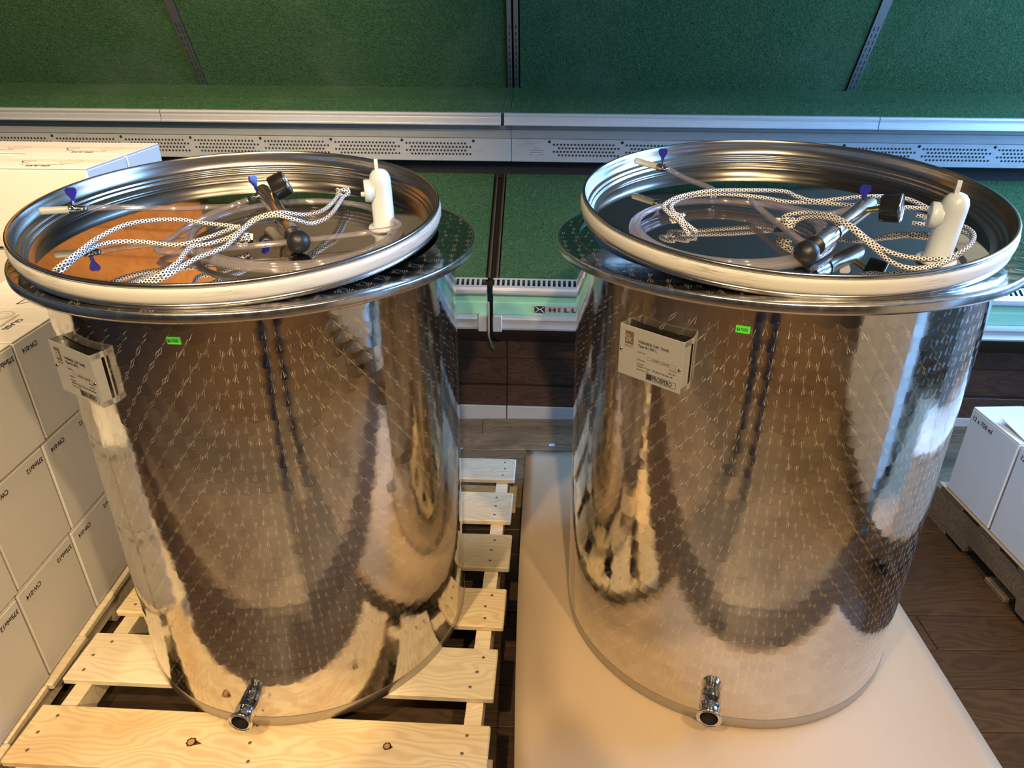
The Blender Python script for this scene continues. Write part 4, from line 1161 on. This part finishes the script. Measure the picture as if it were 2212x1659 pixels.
# ------------------------------------------------------------------ cartons
def carton_parts(r, dx, dy, dz, mat, flapmat, open_flap=False):
    """carton with origin at the centre of its base; body, two top flaps with a seam, tape"""
    b = MB(); b.cbox(-dx/2, dx/2, -dy/2, dy/2, 0, dz-0.004, 0.0035); b.build('body', mat, r)
    for sg in (-1, 1):
        b = MB()
        y0, y1 = (0.0012, dy/2-0.001) if sg > 0 else (-dy/2+0.001, -0.0012)
        b.cbox(-dx/2+0.001, dx/2-0.001, y0, y1, dz-0.0038, dz, 0.001)
        b.build('flap', flapmat, r)
CARTON_GROUP = 'stacked white bottle cartons on the left'
def top_print(r, dz, along):
    """GLASS / HANDLE WITH CARE, recycling triangle and round stamp on the top"""
    if along == 'x': X, Y = Vector((-1, 0, 0)), Vector((0, -1, 0))
    else: X, Y = Vector((0, -1, 0)), Vector((1, 0, 0))
    def at(a, c): return X*a+Y*c+Vector((0, 0, dz+0.0003))
    put_text('print', 'GLASS', 0.021, M['ink'], r, at(0.0, 0.070 if along == 'x' else 0.072), X, Y, 0.0004, 'CENTER', 1.1)
    put_text('print', 'HANDLE WITH CARE', 0.012, M['ink_grey'], r, at(0.0, 0.052), X, Y, 0.0, 'CENTER', 1.05)
    # recycling triangle
    b = MB()
    c = at(0.065, 0.014)
    tri = [c+X*(0.024*math.cos(PI/2+k*2*PI/3))+Y*(0.02*math.sin(PI/2+k*2*PI/3)) for k in range(3)]
    for k in range(3):
        p0, p1 = tri[k], tri[(k+1) % 3]
        d = p1-p0; q = Vector((0, 0, 1)).cross(d).normalized()*0.0018
        a0, a1 = p0+d*0.10, p0+d*0.82
        b.add([a0-q, a1-q, a1+q, a0+q], [(0, 1, 2, 3)])
        b.add([a1-q*2.6, p0+d*0.97, a1+q*2.6], [(0, 1, 2)])
    b.build('recycling_mark', M['ink'], r)
    b = MB(); c = at(-0.055, 0.014)
    m_ = Matrix.Translation(c)
    for rad in (0.030, 0.027, 0.017):
        b.lathe([(rad, 0.0), (rad-0.0009, 0.00005)], 28, m_)
    b.build('round_stamp', M['ink_grey'], r)
def left_carton(loc, rotz, label, top=None, tilt=0.0, near=True, dims=(0.285, 0.2125, 0.2505)):
    r = empty('carton', loc, (0, tilt, rotz)); tag(r, label, 'carton', CARTON_GROUP)
    dx, dy, dz = dims
    carton_parts(r, dx, dy, dz, M['card_white'], M['card_flap'])
    if near:
        fx = dx/2+0.0004
        put_text('print', '375mlx12', 0.0165, M['ink'], r, (fx, dy/2-0.008, dz-0.026), (0, -1, 0), (0, 0, -1), 0.00025, 'LEFT', 0.92)
        put_text('print', 'CW-014', 0.0165, M['ink'], r, (fx, -dy/2+0.076, dz-0.026), (0, -1, 0), (0, 0, -1), 0.00025, 'LEFT', 0.92)
    if top:
        top_print(r, dz, top)
        if top == 'x':
            b = MB(); b.cbox(-dx/2+0.002, dx/2-0.002, -0.022, 0.022, dz-0.0002, dz+0.0003, 0.0001); b.build('tape', M['tape'], r)
    return r
LXF = -1.101
Z0 = 0.118
TIERZ = [Z0, Z0+0.2515, Z0+0.503]
yb = [0.955, 1.172, 1.389, 1.606, 1.823, 2.040, 2.257]
tier_word = ['bottom', 'middle', 'top']
col_word = ['nearest to the camera', 'second from the camera', 'third from the camera', 'fourth from the camera', 'fifth from the camera', 'furthest from the camera']
for ti in range(3):
    for ci in range(6):
        if ti < 2 and ci > 4: continue
        if ti == 2 and ci == 0: continue
        yc = yb[ci]+0.1085+(0, 0.012, 0.030)[ti]
        left_carton((LXF-0.1425+random.uniform(-0.003, 0.002), yc, TIERZ[ti]), random.uniform(-0.006, 0.006),
                    'white bottle carton in the %s tier of the front face, %s' % (tier_word[ti], col_word[ci]), 'y' if ti == 2 and ci < 5 else None)
# pillar of cartons under the raised back tier
for ti in range(3):
    left_carton((LXF-0.1425-0.2885, 2.262, TIERZ[ti]), 0.0, 'white carton buried in the stack below the raised tier, %s layer' % tier_word[ti], None, 0, False)
for ti in range(2):
    left_carton((LXF-0.1425, yb[5]+0.1085+0.014*ti, TIERZ[ti]), 0.0, 'white carton behind the left tank at the far end, %s tier' % tier_word[ti], None, 0, False)
Z4 = TIERZ[2]+0.2545
left_carton((-1.262, 2.010, Z4), 0.0, 'raised white carton on top of the stack, front one with the blue-lit side', 'x', 0.018, False, (0.285, 0.2145, 0.284))
left_carton((-1.262, 2.229, Z4), 0.0, 'raised white carton on top of the stack, back one beside the perforated panel', 'x', 0.018, False, (0.285, 0.2145, 0.284))
left_carton((-1.552, 2.250, Z4+0.003), 0.0, 'raised white carton at the left picture edge on top of the stack', 'x', 0.018, False, (0.285, 0.2145, 0.284))

CG2 = 'white wine cartons on the dark pallet'
def right_carton(loc, rotz, label, near=True, dims=(0.30, 0.213, 0.296), raised=0.0):
    r = empty('carton', loc, (0, 0, rotz)); tag(r, label, 'carton', CG2)
    dx, dy, dz = dims
    b = MB(); b.cbox(-dx/2, dx/2, -dy/2, dy/2, 0, dz-0.004, 0.003); b.build('body', M['card_white2'], r)
    # flaps meet along y; the inner one is sprung up a little
    b = MB(); b.cbox(-dx/2+0.001, -0.001, -dy/2+0.001, dy/2-0.001, dz-0.0038, dz, 0.001); b.build('flap', M['card_white2'], r)
    b = MB(); b.cbox(0, dx/2-0.001, -dy/2+0.001, dy/2-0.001, 0, 0.003, 0.001)
    b.build('flap', M['card_white2'], r, (0, 0, dz-0.0036), (0, -raised*0.3, 0))
    if raised:
        b = MB(); b.cbox(-0.06, 0.07, 0, dy*0.55, 0, 0.003, 0.001)
        b.build('short_flap', M['card_white2'], r, (-0.07, -dy/2+0.001, dz+0.0005), (raised, 0, 0))
    if near:
        put_text('print', '12 x 750 ml', 0.0205, M['ink'], r, (-dx/2-0.0004, dy/2-0.012, dz-0.036), (0, -1, 0), (0, 0, 1), 0.0003, 'LEFT', 0.95)
    return r
RX = 1.402
RZ = 0.1425
mb = MB(); mb.cbox(0, 1.02, 0, 1.225, 0, 0.004, 0.001)
o = mb.build('slip_sheet', M['card_tan'], None, (1.408, 0.665, RZ+0.0002), (0, 0, 0.012)); tag(o, 'thin tan card sheet between dark pallet and white cartons', 'cardboard')
RZ2 = RZ+0.0046
right_carton((RX+0.15, 1.756, RZ2), 0.012, 'white wine carton with sprung flap beside the right tank, furthest in view', True, raised=0.10)
right_carton((RX+0.153, 1.536, RZ2), 0.012, 'white wine carton cut by the right picture edge, nearer one', True)
right_carton((RX+0.156, 1.317, RZ2), 0.012, 'white wine carton outside the right picture edge, mirrored in the right tank', True)
right_carton((RX+0.159, 1.098, RZ2), 0.012, 'white wine carton outside the picture, second one mirrored in the right tank', True)
right_carton((RX+0.455, 1.750, RZ2), 0.012, 'white wine carton peeking over from the second row', False)
right_carton((RX+0.458, 1.531, RZ2), 0.012, 'white wine carton of the second row outside the right picture edge', False)
for k in range(3):
    right_carton((RX+0.76, 1.75-0.219*k, RZ2), 0.012, 'white wine carton of the third row, lower layer, place %s' % ('one', 'two', 'three')[k], False)
    right_carton((RX+0.76, 1.75-0.219*k, RZ2+0.298), 0.012, 'white wine carton of the third row, upper layer, place %s' % ('one', 'two', 'three')[k], False)

# another loaded pallet beside the photographer, seen mirrored in the right tank
pallet('old pallet beside the photographer, mirrored in the right tank', M['old_wood'], M['old_wood'], (1.452, -0.66, 0), 0.0, 1.02, b4, (0.019, 0.51, 1.0), 1.24, nails=False, zt=0.142)
for ti in range(4):
    for ci in range(5):
        right_carton((1.60, 0.46-0.22*ci, 0.1428+0.298*ti), 0.0, 'white carton in the stack mirrored in the right tank, layer %s, column %s' % (('one', 'two', 'three', 'four')[ti], ('one', 'two', 'three', 'four', 'five')[ci]), ti == 3)

# scraps on the floor
for (x, y, s_, lab) in ((0.155, 2.36, 0.012, 'tiny blue-white paper scrap on the floor behind the cardboard sheet'), (-0.20, 2.34, 0.005, 'speck of white litter on the floor behind the pine pallet')):
    b = MB(); b.add([(-s_, -s_*0.6, 0), (s_*0.9, -s_*0.8, 0.0006), (s_, s_*0.7, 0.0018), (-s_*0.8, s_*0.6, 0.0008), (-s_, -s_*0.6, 0.0008), (s_*0.9, -s_*0.8, 0.0014), (s_, s_*0.7, 0.0026), (-s_*0.8, s_*0.6, 0.0016)], [(3, 2, 1, 0), (4, 5, 6, 7), (0, 1, 5, 4), (1, 2, 6, 5), (2, 3, 7, 6), (3, 0, 4, 7)])
    tag(b.build('paper_scrap', M['scrap'], None, (x, y, 0.001)), lab, 'paper')

# ------------------------------------------------------------------ the photographer, seen only mirrored in the steel
def person():
    r = empty('person', (0, -0.30, 0)); tag(r, 'person in dark trousers and jacket photographing, mirrored in both tanks', 'person')
    def skin(name, verts, edges, radii, mat, sub=2):
        me = bpy.data.meshes.new(name); me.from_pydata(verts, edges, []); me.materials.append(mat)
        o = bpy.data.objects.new(name, me); o.parent = r; link(o)
        md = o.modifiers.new('skin', 'SKIN'); md.use_smooth_shade = True
        for i, q in enumerate(me.skin_vertices[0].data):
            q.radius = radii[i] if isinstance(radii[i], tuple) else (radii[i], radii[i]); q.use_root = (i == 0)
        s_ = o.modifiers.new('sub', 'SUBSURF'); s_.levels = sub; s_.render_levels = sub
        return o
    V = [(0, 0, 0.95), (0, -0.01, 1.10), (0, 0.0, 1.28), (0, -0.01, 1.42), (0, 0.0, 1.49), (0, 0.03, 1.54), (0, 0.05, 1.62), (0, 0.04, 1.70),
         (-0.10, 0, 0.88), (-0.115, 0.02, 0.50), (-0.12, -0.01, 0.10), (-0.13, 0.13, 0.035),
         (0.10, 0, 0.88), (0.115, 0.02, 0.50), (0.12, -0.01, 0.10), (0.13, 0.13, 0.035),
         (-0.17, 0, 1.40), (-0.21, 0.04, 1.16), (-0.13, 0.21, 1.27), (-0.085, 0.24, 1.33),
         (0.17, 0, 1.40), (0.21, 0.04, 1.16), (0.13, 0.21, 1.27), (0.085, 0.24, 1.33)]
    E_ = [(0, 1), (1, 2), (2, 3), (3, 4), (4, 5), (5, 6), (6, 7), (0, 8), (8, 9), (9, 10), (10, 11), (0, 12), (12, 13), (13, 14), (14, 15), (3, 16), (16, 17), (17, 18), (18, 19), (3, 20), (20, 21), (21, 22), (22, 23)]
    Rr = [(0.15, 0.10), (0.14, 0.10), (0.16, 0.11), (0.13, 0.09), 0.055, 0.06, 0.085, 0.075, 0.085, 0.062, 0.045, 0.038, 0.085, 0.062, 0.045, 0.038, 0.06, 0.048, 0.036, 0.03, 0.06, 0.048, 0.036, 0.03]
    skin('body', V, E_, Rr, M['trouser'])
    b = MB()
    prof = [(0.0001, 0.0)]+[(0.098*math.sin(PI*k/12*0.62), 0.11-0.11*math.cos(PI*k/12*0.62)) for k in range(1, 13)]
    b.lathe([(r_, 1.80-z) for r_, z in prof], 20, Matrix.Translation((0, 0.03, 0)))
    b.build('hair', M['hair'], r)
    for sg in (-1, 1):
        for k in range(4):
            p0 = Vector((sg*0.085, 0.245+0.0, 1.335+0.018*k)); 
            bb = MB(); bb.tube(smooth_path([p0, p0+Vector((sg*0.004, 0.03, 0.006)), p0+Vector((-sg*0.014, 0.05, 0.008)), p0+Vector((-sg*0.03, 0.052, 0.008))], 4), [0.009]*13, 8)
            bb.build('finger', M['skin'], r)
        bb = MB(); bb.tube(smooth_path([(sg*0.082, 0.24, 1.35), (sg*0.062, 0.25, 1.39), (sg*0.045, 0.265, 1.41)], 4), 0.010, 8); bb.build('thumb', M['skin'], r)
    return r
person()
